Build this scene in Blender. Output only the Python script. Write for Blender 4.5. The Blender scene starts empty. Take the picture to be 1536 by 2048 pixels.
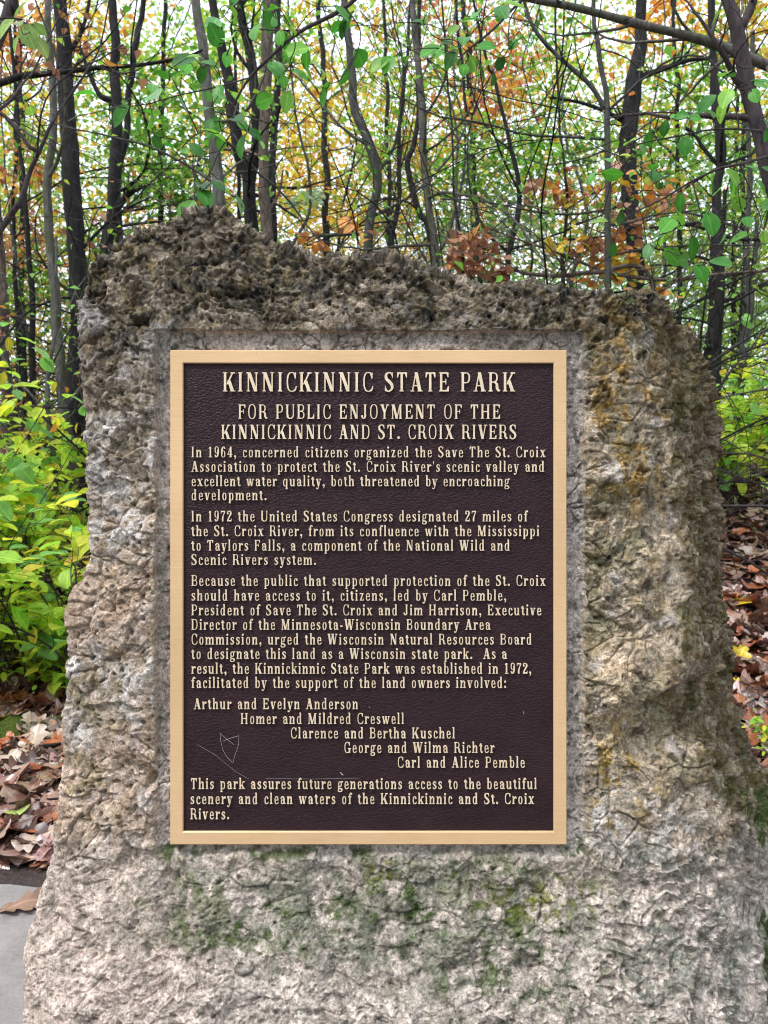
import bpy, math, random
import numpy as np
from mathutils import Matrix, Vector

SC = bpy.context.scene
# ---------------------------------------------------------------- camera
F, CXP, CYP = 1539.0, 768.0, 1024.0            # focal length and centre in photograph pixels
PITCH = math.radians(6.45)
CAM = np.array([0.0, 0.0, 1.25])
RT = np.array([1.0, 0, 0]); UPV = np.array([0, math.sin(PITCH), math.cos(PITCH)])
FW = np.array([0, math.cos(PITCH), -math.sin(PITCH)])
cd = bpy.data.cameras.new('camera'); cam = bpy.data.objects.new('camera', cd)
SC.collection.objects.link(cam)
cam.location = CAM; cam.rotation_euler = (math.pi/2 - PITCH, 0, 0)
cd.sensor_fit = 'VERTICAL'; cd.sensor_height = 36; cd.sensor_width = 27
cd.lens = 36*F/2048; cd.clip_start = .05; cd.clip_end = 500
cd.dof.use_dof = True; cd.dof.focus_distance = 1.25; cd.dof.aperture_fstop = 9.5
SC.camera = cam
# ---------------------------------------------------------------- sky and sun (overcast)
SUN_EL, SUN_ROT = math.radians(58), math.radians(215)
w = bpy.data.worlds.new('World'); SC.world = w; w.use_nodes = True
nt = w.node_tree; nt.nodes.clear()
sky = nt.nodes.new('ShaderNodeTexSky'); sky.sky_type = 'NISHITA'; sky.sun_disc = False
sky.sun_elevation = SUN_EL; sky.sun_rotation = SUN_ROT; sky.air_density = 1; sky.dust_density = 3
hs = nt.nodes.new('ShaderNodeHueSaturation'); hs.inputs['Saturation'].default_value = .28
hs.inputs['Value'].default_value = 1.0
cl = nt.nodes.new('ShaderNodeMix'); cl.data_type = 'RGBA'
cl.inputs[0].default_value = .75; cl.inputs[7].default_value = (9.4, 10.2, 12.0, 1)
bg = nt.nodes.new('ShaderNodeBackground'); bg.inputs['Strength'].default_value = .12
wo = nt.nodes.new('ShaderNodeOutputWorld')
nt.links.new(sky.outputs[0], hs.inputs['Color']); nt.links.new(hs.outputs[0], cl.inputs[6])
nt.links.new(cl.outputs[2], bg.inputs[0]); nt.links.new(bg.outputs[0], wo.inputs[0])
sd = bpy.data.lights.new('sun', 'SUN'); sd.energy = 1.5; sd.angle = math.radians(10); sd.color = (1, .97, .92)
sun = bpy.data.objects.new('sun', sd); SC.collection.objects.link(sun)
az = math.radians(238)                          # the sun stands high behind the viewer's left shoulder
sdir = Vector((math.sin(az)*math.cos(SUN_EL), math.cos(az)*math.cos(SUN_EL), math.sin(SUN_EL)))
sky.sun_rotation = az
sun.rotation_euler = sdir.to_track_quat('Z', 'Y').to_euler(); sun.location = (0, 0, 12)
vs = SC.view_settings
SC.display_settings.display_device = 'sRGB'
vs.view_transform = 'Standard'; vs.look = 'None'; vs.exposure = 0.95; vs.gamma = 1; vs.use_curve_mapping = False
SC.cycles.filter_width = 1.05; SC.cycles.max_bounces = 6; SC.cycles.transparent_max_bounces = 8; SC.cycles.use_denoising = True
R0 = np.random.default_rng(7); random.seed(7)

# ---------------------------------------------------------------- helpers
def P(px, py, Z):                               # point seen at a photograph pixel, Z metres along the view axis
    px, py, Z = np.broadcast_arrays(np.asarray(px, float), np.asarray(py, float), np.asarray(Z, float))
    return CAM + ((px-CXP)/F*Z)[..., None]*RT + ((CYP-py)/F*Z)[..., None]*UPV + Z[..., None]*FW

def ground_z(x, y):
    x = np.asarray(x, float); y = np.asarray(y, float)
    sl = .19 + .03*np.tanh(x*1.5)
    d = np.clip(y - 2.7 + .1*np.tanh(x), 0, None); d = np.where(d < 1.0, d*d/2, d - .5)
    z = sl*np.minimum(d, 6.0) + .03*np.clip(d-6.0, 0, 40)
    b = np.clip((y-2.2)/1.0, 0, 1)*.018
    return z + b*(np.sin(3.1*x+1.7*y)+np.sin(1.9*y-2.3*x+1)) + .012*b/.018*np.sin(7.3*x+2)*np.sin(6.1*y)

def sstep(a, b, x):
    t = np.clip((x-a)/(b-a), 0, 1); return t*t*(3-2*t)

_lat = {}
def noise(p, scale, seed=0):                    # gradient noise, about -1..1
    if seed not in _lat:
        g = np.random.default_rng(100+seed).normal(size=(32, 32, 32, 3)).astype(np.float32)
        g /= np.linalg.norm(g, axis=-1, keepdims=True); _lat[seed] = g.reshape(-1, 3)
    G = _lat[seed]
    q = (p*np.float32(scale)).astype(np.float32) + np.float32(1000.37)
    i = np.floor(q).astype(np.int32); f = q - i
    u = f*f*f*(f*(f*6-15)+10)
    out = np.zeros(len(p), np.float32)
    ii = [(i[:, 0] & 31)*1024, ((i[:, 0]+1) & 31)*1024]
    jj = [(i[:, 1] & 31)*32, ((i[:, 1]+1) & 31)*32]
    kk = [(i[:, 2] & 31), ((i[:, 2]+1) & 31)]
    for a in (0, 1):
        wa = u[:, 0] if a else 1-u[:, 0]
        for b in (0, 1):
            wb = wa*(u[:, 1] if b else 1-u[:, 1])
            for c in (0, 1):
                g = G[ii[a]+jj[b]+kk[c]]
                d = g[:, 0]*(f[:, 0]-a) + g[:, 1]*(f[:, 1]-b) + g[:, 2]*(f[:, 2]-c)
                out += d*wb*(u[:, 2] if c else 1-u[:, 2])
    return out*1.5

def fbm(p, scale, octs=4, seed=0, gain=.5):
    s = 0; a = 1
    for o in range(octs):
        s = s + a*noise(p, scale*2.03**o, seed+o); a *= gain
    return s

def worley(p, scale, seed=0, chips=False):       # F1, F2, random number of the nearest cell (and the tilt of its facet)
    T = np.random.default_rng(500+seed).random((32*32*32, 7)).astype(np.float32)
    q = (p*np.float32(scale)).astype(np.float32) + np.float32(1000.0)
    i = np.floor(q).astype(np.int32); f = q - i
    F1 = np.full(len(p), 9, np.float32); F2 = F1.copy(); ID = np.zeros(len(p), np.float32); TL = np.zeros(len(p), np.float32)
    for a in (-1, 0, 1):
        for b in (-1, 0, 1):
            for c in (-1, 0, 1):
                h = T[((i[:, 0]+a) & 31)*1024 + ((i[:, 1]+b) & 31)*32 + ((i[:, 2]+c) & 31)]
                dx, dy, dz = h[:, 0]+a-f[:, 0], h[:, 1]+b-f[:, 1], h[:, 2]+c-f[:, 2]
                d = dx*dx + dy*dy + dz*dz; m = d < F1
                F2 = np.where(m, F1, np.minimum(F2, d)); ID = np.where(m, h[:, 3], ID)
                if chips: TL = np.where(m, dx*(h[:, 4]-.5) + dy*(h[:, 5]-.5) + dz*(h[:, 6]-.5), TL)
                F1 = np.where(m, d, F1)
    if chips: return np.sqrt(F1), np.sqrt(F2), ID, TL
    return np.sqrt(F1), np.sqrt(F2), ID

def link(o, parent=None):
    SC.collection.objects.link(o)
    if parent is not None: o.parent = parent
    return o

def tag(o, label=None, cat=None, group=None, kind=None):
    if label: o['label'] = label
    if cat: o['category'] = cat
    if group: o['group'] = group
    if kind: o['kind'] = kind
    return o

def empty(name, loc):
    o = bpy.data.objects.new(name, None); o.location = loc; o.empty_display_size = .1
    return link(o)

def mesh_from(name, V, quads=None, tris=None, smooth=True, col=None, attrs=None):
    me = bpy.data.meshes.new(name)
    nq = 0 if quads is None else len(quads); ntr = 0 if tris is None else len(tris)
    V = np.ascontiguousarray(V, np.float32)
    me.vertices.add(len(V)); me.vertices.foreach_set('co', V.ravel())
    idx = []
    if nq: idx.append(np.asarray(quads, np.int32).ravel())
    if ntr: idx.append(np.asarray(tris, np.int32).ravel())
    idx = np.concatenate(idx); me.loops.add(len(idx)); me.loops.foreach_set('vertex_index', idx)
    st = np.concatenate([np.arange(nq)*4, nq*4+np.arange(ntr)*3]).astype(np.int32)
    me.polygons.add(nq+ntr); me.polygons.foreach_set('loop_start', st)
    me.polygons.foreach_set('use_smooth', np.full(nq+ntr, smooth))
    me.update(calc_edges=True)
    if col is not None:
        a = me.color_attributes.new('Col', 'FLOAT_COLOR', 'POINT')
        c = np.ones((len(V), 4), np.float32); c[:, :3] = col; a.data.foreach_set('color', c.ravel())
    return me

def obj(name, me, m, parent=None, at=None):     # vertices are in world space; 'at' moves the origin there
    o = bpy.data.objects.new(name, me)
    if not me.materials: me.materials.append(m)
    off = np.zeros(3)
    if at is not None:
        n = len(me.vertices); c = np.empty(n*3, np.float32); me.vertices.foreach_get('co', c)
        c = c.reshape(-1, 3) - np.asarray(at, np.float32); me.vertices.foreach_set('co', c.ravel()); me.update()
    if at is not None and parent is None: o.location = at
    return link(o, parent)

# ---- node helper
class NT:
    def __init__(s, name):
        s.m = bpy.data.materials.new(name); s.m.use_nodes = True; s.t = s.m.node_tree; s.t.nodes.clear()
        s.out = s.n('ShaderNodeOutputMaterial')
    def n(s, typ, **kw):
        x = s.t.nodes.new(typ)
        for k, v in kw.items(): setattr(x, k, v)
        return x
    def l(s, a, b): s.t.links.new(a, b)
    def coord(s, kind='Object', scale=None):
        tc = s.n('ShaderNodeTexCoord')
        if scale is None: return tc.outputs[kind]
        mp = s.n('ShaderNodeMapping'); mp.inputs['Scale'].default_value = scale
        s.l(tc.outputs[kind], mp.inputs[0]); return mp.outputs[0]
    def noise(s, co, scale, detail=4, rough=.55):
        x = s.n('ShaderNodeTexNoise'); x.inputs['Scale'].default_value = scale
        x.inputs['Detail'].default_value = detail; x.inputs['Roughness'].default_value = rough
        s.l(co, x.inputs['Vector']); return x.outputs[0]
    def ramp(s, fac, stops):
        r = s.n('ShaderNodeValToRGB'); e = r.color_ramp.elements
        while len(e) < len(stops): e.new(.5)
        for k, (p, c) in enumerate(stops):
            e[k].position = p; e[k].color = (c, c, c, 1) if not hasattr(c, '__len__') else (*c, 1)
        s.l(fac, r.inputs[0]); return r.outputs[0]
    def mix(s, fac, a, b, typ='MIX'):
        x = s.n('ShaderNodeMix', data_type='RGBA', blend_type=typ)
        for v, k in ((fac, 0), (a, 6), (b, 7)):
            if hasattr(v, 'is_linked'): s.l(v, x.inputs[k])
            elif k == 0: x.inputs[0].default_value = v
            else: x.inputs[k].default_value = (*v, 1)
        return x.outputs[2]
    def bump(s, h, strength, dist=.01, prev=None):
        b = s.n('ShaderNodeBump'); b.inputs['Strength'].default_value = strength; b.inputs['Distance'].default_value = dist
        s.l(h, b.inputs['Height'])
        if prev is not None: s.l(prev, b.inputs['Normal'])
        return b.outputs[0]
    def pbsdf(s, col, rough=.6, metal=0., normal=None, spec=.5):
        b = s.n('ShaderNodeBsdfPrincipled')
        for v, k in ((col, 'Base Color'), (rough, 'Roughness'), (metal, 'Metallic'), (spec, 'Specular IOR Level')):
            if hasattr(v, 'is_linked'): s.l(v, b.inputs[k])
            elif k == 'Base Color': b.inputs[k].default_value = (*v, 1)
            else: b.inputs[k].default_value = v
        if normal is not None: s.l(normal, b.inputs['Normal'])
        return b.outputs[0]
    def done(s, sh): s.l(sh, s.out.inputs[0]); return s.m
    def attr(s, name='Col'):
        a = s.n('ShaderNodeAttribute'); a.attribute_name = name; return a.outputs['Color']

M = {}
def mat_stone():
    t = NT('limestone'); co = t.coord()
    c = t.attr()
    n1 = t.noise(co, 90, 5, .65); n2 = t.noise(co, 420, 3, .6); n3 = t.noise(co, 28, 4, .6)
    n4 = t.noise(co, 210, 4, .7)
    c = t.mix(.8, c, t.ramp(n1, [(.32, .55), (.68, 1.38)]), 'MULTIPLY')
    c = t.mix(.78, c, t.ramp(n4, [(.34, .42), (.5, 1.0), (.68, 1.45)]), 'MULTIPLY')
    n5 = t.noise(co, 17, 3, .5); c = t.mix(.55, c, t.ramp(n5, [(.3, .66), (.7, 1.3)]), 'MULTIPLY')
    c = t.mix(.35, c, t.ramp(n2, [(.3, .6), (.7, 1.35)]), 'MULTIPLY')
    b = t.bump(n1, .55, .006); b = t.bump(n4, .8, .0035, b); b = t.bump(n2, .5, .0016, b)
    return t.done(t.pbsdf(c, .92, 0, b, .2))
def mat_frame():
    t = NT('brushed_bronze'); co = t.coord('Object', (6, 260, 260)); n = t.noise(co, 3, 3, .6)
    co2 = t.coord(); n2 = t.noise(co2, 9, 3)
    c = t.ramp(n, [(.3, (.69, .435, .225)), (.7, (.81, .54, .295))])
    c = t.mix(.25, c, t.ramp(n2, [(.3, (.60, .375, .22)), (.7, (.82, .56, .36))]))
    n3 = t.noise(co2, 38, 5, .7); c = t.mix(t.ramp(n3, [(.66, 0), (.74, .55)]), c, (.30, .19, .12)); n6 = t.noise(co2, 3.2, 2); c = t.mix(.35, c, t.ramp(n6, [(.35, .78), (.65, 1.1)]), 'MULTIPLY')
    return t.done(t.pbsdf(c, .42, .25, t.bump(n, .12, .001), .5))
def mat_letters():
    t = NT('polished_bronze'); co = t.coord(); n = t.noise(co, 40, 3)
    c = t.ramp(n, [(.3, (.70, .54, .38)), (.7, (.84, .69, .51))])
    return t.done(t.pbsdf(c, .4, .2, None, .5))
def mat_panel():
    t = NT('leathery_bronze'); co = t.coord()
    v = t.n('ShaderNodeTexVoronoi', feature='DISTANCE_TO_EDGE'); v.inputs['Scale'].default_value = 150
    wn = t.n('ShaderNodeTexNoise'); wn.inputs['Scale'].default_value = 60; wn.inputs['Detail'].default_value = 3
    mp = t.n('ShaderNodeMapping'); mp.inputs['Scale'].default_value = (.75, 1.5, 1.2); mp.inputs['Rotation'].default_value = (0, 0, .5)
    t.l(co, wn.inputs['Vector'])
    ad = t.mix(.012, co, wn.outputs['Color'], 'ADD'); t.l(ad, mp.inputs[0]); t.l(mp.outputs[0], v.inputs['Vector'])
    crease = t.ramp(v.outputs[0], [(.0, 0), (.16, .8), (.5, 1)])
    n = t.noise(co, 300, 4); n2 = t.noise(co, 14, 4)
    c = t.ramp(n2, [(.3, (.019, .0072, .0100)), (.7, (.029, .0120, .0160))])
    b = t.bump(crease, .45, .0020); b = t.bump(n, .25, .001, b)
    r = t.ramp(n2, [(.3, .46), (.7, .60)])
    return t.done(t.pbsdf(c, r, 0, b, .22))
def mat_plain(name, col, rough=.6): t = NT(name); n = t.noise(t.coord(), 30, 3); return t.done(t.pbsdf(t.mix(.3, col, t.ramp(n, [(.3, tuple(.7*c for c in col)), (.7, tuple(min(1, 1.3*c) for c in col))])), rough))
def mat_bark(name, dark, light, moss=.0, lich=.12):
    t = NT(name); co = t.coord('Object', (1, 1, .22)); co2 = t.coord()
    n = t.noise(co, 55, 5, .65); n2 = t.noise(co2, 7, 4, .6); n3 = t.noise(co2, 26, 3, .6)
    c = t.ramp(n, [(.35, dark), (.68, light)])
    c = t.mix(t.ramp(n2, [(.5, 0), (.7, .4)]), c, tuple(1.5*x for x in light))
    c = t.mix(t.ramp(n3, [(.64, 0), (.72, lich)]), c, (.24, .25, .2))
    if moss: c = t.mix(t.ramp(n2, [(.42, moss), (.5, 0)]), c, (.07, .09, .03))
    return t.done(t.pbsdf(c, .9, 0, t.bump(n, .9, .012), .25))
def mat_leaf(name, trans=.4, rough=.42, spot=0., wet=.4, veins=0.):
    t = NT(name); co = t.coord(); c = t.attr()
    n = t.noise(co, 45, 3); c2 = t.mix(.5, c, t.ramp(n, [(.3, .68), (.7, 1.3)]), 'MULTIPLY')
    vn = n
    if veins:                                    # midrib and side veins in the leaf's own coordinates
        s_ = t.n('ShaderNodeSeparateColor'); t.l(t.attr('Leaf'), s_.inputs[0])
        def mt(op, a, b): 
            x = t.n('ShaderNodeMath', operation=op)
            for v, k in ((a, 0), (b, 1)):
                if hasattr(v, 'is_linked'): t.l(v, x.inputs[k])
                else: x.inputs[k].default_value = v
            return x.outputs[0]
        ab = mt('ABSOLUTE', mt('SUBTRACT', s_.outputs[1], .5), 0); q = mt('SUBTRACT', s_.outputs[0], mt('MULTIPLY', ab, .9))
        sv = mt('PINGPONG', mt('MULTIPLY', q, 9.0), .5); side = t.ramp(sv, [(.0, 1), (.11, 0)]); mid = t.ramp(ab, [(.012, 1), (.035, 0)])
        vm = mt('MAXIMUM', mt('MULTIPLY', side, .55), mid); vn = mt('SUBTRACT', n, mt('MULTIPLY', vm, .5))
        c2 = t.mix(mt('MULTIPLY', vm, veins), c2, t.mix(1, c2, (1.7, 1.6, 1.5), 'MULTIPLY'))
    if spot:
        n3 = t.noise(co, 70, 2); c2 = t.mix(t.ramp(n3, [(.66, 0), (.69, spot)]), c2, (.05, .03, .012))
    p = t.pbsdf(c2, rough, 0, t.bump(vn, .3, .004), wet)
    tr = t.n('ShaderNodeBsdfTranslucent'); t.l(c2, tr.inputs[0])
    mx = t.n('ShaderNodeMixShader'); mx.inputs[0].default_value = trans
    t.l(p, mx.inputs[1]); t.l(tr.outputs[0], mx.inputs[2])
    return t.done(mx.outputs[0])
# ================================================================ the stone
Z0 = 1.187                                       # distance of the plaque face along the view axis
def curve(pts, n, axis):                         # smooth polyline, n points spread evenly along one coordinate
    p = np.array(pts, float); t = np.linspace(p[0, axis], p[-1, axis], n)
    if p[0, axis] > p[-1, axis]: q = p[::-1]
    else: q = p
    o = np.stack([np.interp(t, q[:, axis], q[:, 0]), np.interp(t, q[:, axis], q[:, 1])], 1)
    return o
RIDGE_L = [(a - (12 if b < 1060 else 11 if b < 1420 else 4), b) for a, b in [(0, 2600), (30, 2200), (42, 2048), (50, 1920), (64, 1850), (88, 1770), (103, 1720), (116, 1600), (118, 1540), (130, 1400),
           (142, 1270), (140, 1220), (150, 1180), (186, 1130), (188, 1060), (180, 900), (180, 800), (170, 700), (158, 620), (172, 560), (200, 518)]]
RIDGE_R = [(1500, 2600), (1470, 2200), (1455, 2048), (1440, 1880), (1455, 1750), (1476, 1650), (1440, 1560), (1390, 1480), (1335, 1420), (1362, 1330),
           (1384, 1260), (1386, 1180), (1384, 1060), (1372, 900), (1345, 760), (1322, 650), (1306, 575)]
BACK_R = [(a - (14 if b < 950 else 4), b) for a, b in [(1720, 2600), (1660, 2200), (1640, 2048), (1600, 1850), (1565, 1650), (1532, 1580), (1510, 1530), (1490, 1480), (1470, 1400), (1460, 1330),
          (1462, 1270), (1445, 1200), (1430, 1130), (1436, 1000), (1440, 900), (1440, 800), (1420, 720), (1380, 655), (1345, 632)]]
TOP = [(188, 518), (252, 470), (330, 441), (385, 416), (425, 405), (455, 419), (500, 455), (545, 485), (610, 501), (700, 500), (770, 505), (820, 525),
       (880, 541), (940, 556), (1000, 562), (1060, 560), (1130, 575), (1200, 580), (1255, 574), (1306, 575)]
def build_stone():
    N, Mv, K = 42, 64, 12
    L = curve(RIDGE_L, Mv+1, 1); R = curve(RIDGE_R, Mv+1, 1); S = curve(BACK_R, Mv+1, 1)
    T = curve(TOP, N+1, 0); B = np.stack([np.linspace(0, 1500, N+1), np.full(N+1, 2600.)], 1)
    s = np.linspace(0, 1, N+1)[:, None, None]; t = np.linspace(0, 1, Mv+1)[None, :, None]
    F2 = (1-s)*L[None] + s*R[None] + (1-t)*B[:, None] + t*T[:, None] \
        - ((1-s)*(1-t)*B[0] + s*(1-t)*B[-1] + (1-s)*t*T[0] + s*t*T[-1])
    # where the front face stands along the view axis
    x, y = F2[..., 0], F2[..., 1]
    D = np.full(x.shape, Z0 + .001)
    D -= .064*sstep(1720, 2150, y)
    D += .035*sstep(660, 420, y)
    D += .05*sstep(1215, 1400, x)*(y < 1500) + .05*sstep(1330, 1480, x)*(y >= 1500)
    D += .03*sstep(300, 150, x)*sstep(1900, 1500, y) + .03*sstep(130, 40, x)
    D -= .03*np.exp(-((x-1250)/130)**2-((y-1370)/60)**2)
    rows = []
    ids = {}
    V = []
    def pos(i, j, k):
        q = k/K; s_, t_ = i/N, j/Mv
        f = F2[i, j]; d = D[i, j] + .46*q
        X = (f[0]-CXP)/F*D[i, j]; Y = (CYP-f[1])/F*D[i, j]
        zr = D[N, j] + .24
        dx = (S[j, 0]-CXP)/F*zr - (R[j, 0]-CXP)/F*D[N, j]
        g = min(1, q/.52); g = g*(1.25-.25*g) if g < 1 else 1 - .25*(q-.52)
        X += s_**6*dx*g
        dy = (CYP-S[j, 1])/F*zr - (CYP-R[j, 1])/F*D[N, j]
        Y += s_**6*dy*g
        X += (1-s_)**6*(-.02*math.sin(min(1, q*2)*math.pi) + .05*q)
        Y += t_**10*(-.10*q)
        return (X, Y, d)
    def vid(i, j, k):
        if (i, j, k) not in ids:
            ids[(i, j, k)] = len(V); V.append(pos(i, j, k))
        return ids[(i, j, k)]
    faces = []
    for i in range(N):
        for j in range(Mv): faces.append((vid(i, j, 0), vid(i+1, j, 0), vid(i+1, j+1, 0), vid(i, j+1, 0)))
    for k in range(K):
        for j in range(Mv):
            faces.append((vid(N, j, k), vid(N, j, k+1), vid(N, j+1, k+1), vid(N, j+1, k)))
            faces.append((vid(0, j, k+1), vid(0, j, k), vid(0, j+1, k), vid(0, j+1, k+1)))
        for i in range(N):
            faces.append((vid(i, Mv, k), vid(i+1, Mv, k), vid(i+1, Mv, k+1), vid(i, Mv, k+1)))
            faces.append((vid(i, 0, k+1), vid(i+1, 0, k+1), vid(i+1, 0, k), vid(i, 0, k)))
    ring = [vid(N, j, K) for j in range(0, Mv)] + [vid(i, Mv, K) for i in range(N, 0, -1)] + \
           [vid(0, j, K) for j in range(Mv, 0, -1)] + [vid(i, 0, K) for i in range(0, N)]
    faces.append(tuple(ring))
    me = bpy.data.meshes.new('coarse'); me.from_pydata(V, [], faces)
    o = bpy.data.objects.new('coarse', me); link(o)
    sb = o.modifiers.new('s', 'SUBSURF'); sb.levels = 4; sb.subdivision_type = 'CATMULL_CLARK'
    dg = bpy.context.evaluated_depsgraph_get(); ev = o.evaluated_get(dg)
    m2 = bpy.data.meshes.new_from_object(ev); bpy.data.objects.remove(o); bpy.data.meshes.remove(me)
    n = len(m2.vertices); c = np.empty(n*3, np.float32); m2.vertices.foreach_get('co', c); c = c.reshape(-1, 3)
    nr = np.empty(n*3, np.float32); m2.vertices.foreach_get('normal', nr); nr = nr.reshape(-1, 3)
    # the list above is (right, up, away): mirror-handed, so normals may point inward
    if nr[np.argmin(c[:, 2])][2] > 0: nr = -nr; flip = True
    else: flip = False
    keep = c[:, 2] < 1.62
    p = c[keep]; q = nr[keep]
    px = CXP + F*p[:, 0]/p[:, 2]; py = CYP - F*p[:, 1]/p[:, 2]
    wp = np.stack([p[:, 0], p[:, 1], p[:, 2]], 1).astype(np.float32)
    front = sstep(.35, .75, -q[:, 2])
    # ---- relief
    wx = noise(wp, 14, 1); wy = noise(wp, 14, 2); wz = noise(wp, 14, 3)
    warp = wp + .022*np.stack([wx, wy, wz], 1)
    wc = wp + .010*np.stack([wx, wy, wz], 1) + .0022*np.stack([noise(wp, 70, 7), noise(wp, 70, 8), noise(wp, 70, 9)], 1)
    w2 = warp + .003*np.stack([noise(wp, 55, 4), noise(wp, 55, 5), noise(wp, 55, 6)], 1)
    big = fbm(wp, 5.5, 3, 10)
    mid = fbm(warp, 20, 3, 14)
    ridged = 1 - np.abs(noise(w2, 26, 18))*2.2
    ridged2 = 1 - np.abs(noise(w2, 60, 19))*2.2
    fine = fbm(wc, 95, 2, 20, .5)
    sw = w2.copy(); sw[:, 1] *= 1.5
    sw = wc.copy(); sw[:, 1] *= 1.6
    f1, f2, idc, fa = worley(sw, 20, 1, True)
    plates = 1.1*(idc-.5) + 1.5*fa
    groove = sstep(.09, .0, f2-f1)*sstep(-.1, .25, noise(wp, 10, 38))
    g1, g2, idp = worley(warp, 17, 2)
    pits = np.where(idp > .78, sstep(.40, .14, g1), 0)
    k1, k2, idk, ka = worley(wc*np.float32(1)*np.array([1, 1.35, 1], np.float32), 52, 3, True)
    kn = .9*(idk-.5) + 1.6*ka
    top = sstep(760, 560, py + 40*noise(wp, 9, 30))
    bottom = sstep(1660, 1780, py + 25*noise(wp, 9, 31))
    left = sstep(330, 290, px)*(1-top)*(1-bottom)
    right = sstep(1150, 1180, px)*(1-top)*(1-bottom)
    side = 1-front
    wm = noise(warp, 34, 33); wmask = sstep(1130, 1240, px)*sstep(1600, 1720, py)
    wmask = np.maximum(wmask, sstep(660, 560, py)*.55)
    wk = wp + .006*np.stack([wx, wy, wz], 1)
    worms = np.maximum(sstep(.075, .025, np.abs(noise(wk, 24, 33)))*sstep(-.15, .1, noise(wp, 17, 34)), sstep(.085, .03, np.abs(noise(wk, 33, 35)))*sstep(-.05, .2, noise(wp, 15, 36)))
    lowr = sstep(1120, 1240, px)*sstep(1600, 1720, py)
    lft = sstep(420, 200, px)
    side = side*(1-.6*lft)
    calm = 1 - .7*(1-front)*(1-sstep(1320, 1400, px)*sstep(600, 700, py))
    e1, e2, ide, ea = worley(wc, 125, 7, True)
    gran = .7*(ide-.2) + 1.5*ea
    s1, s2, ids = worley(warp, 80, 8); spit = np.where(ids > .72, sstep(.40, .29, s1), 0) + .55*np.where(ide > .84, sstep(.45, .3, e1), 0)
    act = .35 + .95*sstep(-.45, .45, fbm(wp, 6.5, 2, 37)); act = np.where(top > .5, np.maximum(act, .8), act)
    kn = kn*act; gran = gran*act; ridged = .5+(ridged-.5)*(.4+.6*act)
    left = left*(.45+.55*front); bottom = bottom*(1-.6*lft*(1-front))
    far_r = sstep(1460, 1530, px)*sstep(1550, 1700, py)
    cut = (1-.5*lowr)*(1-.75*far_r)
    kn = kn*cut; plates = plates*cut; gran = gran*(1-.7*far_r)
    h = .012*big*calm + .0062*mid*calm + .0016*(ridged-.5)*calm + .0012*fine - groove*(.005*(left+right+side) + .0025*(top+bottom))
    h += plates*(.0080*left + .0056*right + .0042*top + .0058*bottom + .006*side)
    h += kn*(.0044*top + .0035*right + .0042*left + .0032*bottom + .0036*side)
    h += gran*(.0034*top + .0022*right + .0020*left + .0018*bottom + .0022*side) - spit*(.0050*(left+top) + .0042)*(1-.6*far_r)
    h -= pits*(.018*left + .009*top + .003*right + .004*bottom + .010*side)
    h += worms*wmask*.0075
    strat = noise(np.stack([wp[:, 0]*.5+wp[:, 1]*.35, wp[:, 1]*.25, wp[:, 2]*1.0], 1).astype(np.float32), 46, 40)
    h += side*(1-.8*far_r)*(.010*(1-np.abs(strat)*2) + .012*noise(wp, 11, 41))
    h -= .0022
    # soft ledges at lower left of the plaque and a slab break under it
    h -= bottom*.010*sstep(-8, 8, (px-800)+60*noise(wp, 12, 44)) * sstep(1885, 1935, py+30*noise(wp, 15, 47))*sstep(1250, 1000, px)
    h += .016*sstep(0, 26, 1395 - py + .55*(1330-px) + 20*noise(wp, 14, 45))*sstep(1150, 1330, px)*sstep(1180, 1330, py)*front
    # ---- dressed bed cut for the plaque
    jit = 5*noise(wp, 30, 50) + 3*noise(wp, 90, 51)
    dx = np.minimum(px + jit*.45 - 310, 1169 - px + jit); dy = np.minimum(py + jit*.5 - 661, 1712 - py + jit*2)
    bed = sstep(-1.6, 1.6, np.minimum(dx, dy))*(front > .3)
    bedsoft = np.where(py > 1600, sstep(-10, 10, np.minimum(dx, dy)), bed)
    bed = np.where(py > 1600, bedsoft, bed)*(front > .3)
    bc1, bc2, bid = worley(w2, 34, 6)
    crk = sstep(.07, .0, bc2-bc1)*sstep(-.05, .2, noise(wp, 9, 52))
    bp = np.where(idp > .80, sstep(.4, .15, g1), 0)*sstep(-.1, .1, noise(wp, 7, 53))
    zb = Z0 + .0160 + .0010*mid - .0009*fine - .0016*gran*sstep(-.2, .2, noise(wp, 8, 54)) + .005*crk + .010*bp + .004*spit + .0018*np.abs(kn)
    hb = p[:, 2] - zb                             # outward move that would bring it to the bed
    pn = p + q*h[:, None]
    zz = pn[:, 2]*(1-bed) + zb*bed
    sc = zz/pn[:, 2]
    pin = pn.copy(); pin[:, 2] = zz
    pin[:, 0] = np.where(bed > 0, p[:, 0]*bed + pn[:, 0]*(1-bed), pn[:, 0]); pin[:, 1] = np.where(bed > 0, p[:, 1]*bed + pn[:, 1]*(1-bed), pn[:, 1])
    c[keep] = pin
    # ---- colour of the stone, its lichens and moss, with shade painted on its right side
    def mixc(col, k, c2): return col*(1-k[:, None]) + np.asarray(c2, np.float32)*k[:, None]
    A = fbm(wp, 16, 4, 60, .6); Bn = fbm(wp, 30, 4, 64, .6); Cn = fbm(wp, 60, 3, 68, .65); E = fbm(wp, 7, 4, 72, .55); G_ = fbm(wp, 110, 2, 76, .7)
    col = np.tile(np.array([.44, .365, .295], np.float32), (len(p), 1))
    col = mixc(col, sstep(-.2, .5, A), (.58, .53, .50))
    col = mixc(col, .8*sstep(.1, .55, Bn), (.37, .28, .20))
    col = mixc(col, .6*sstep(.15, .5, -Cn), (.23, .20, .16))
    # left flank: pinkish, paler low, greyer and darker up
    k = sstep(330, 290, px)*sstep(1000, 1150, py)*sstep(1760, 1640, py)
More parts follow.
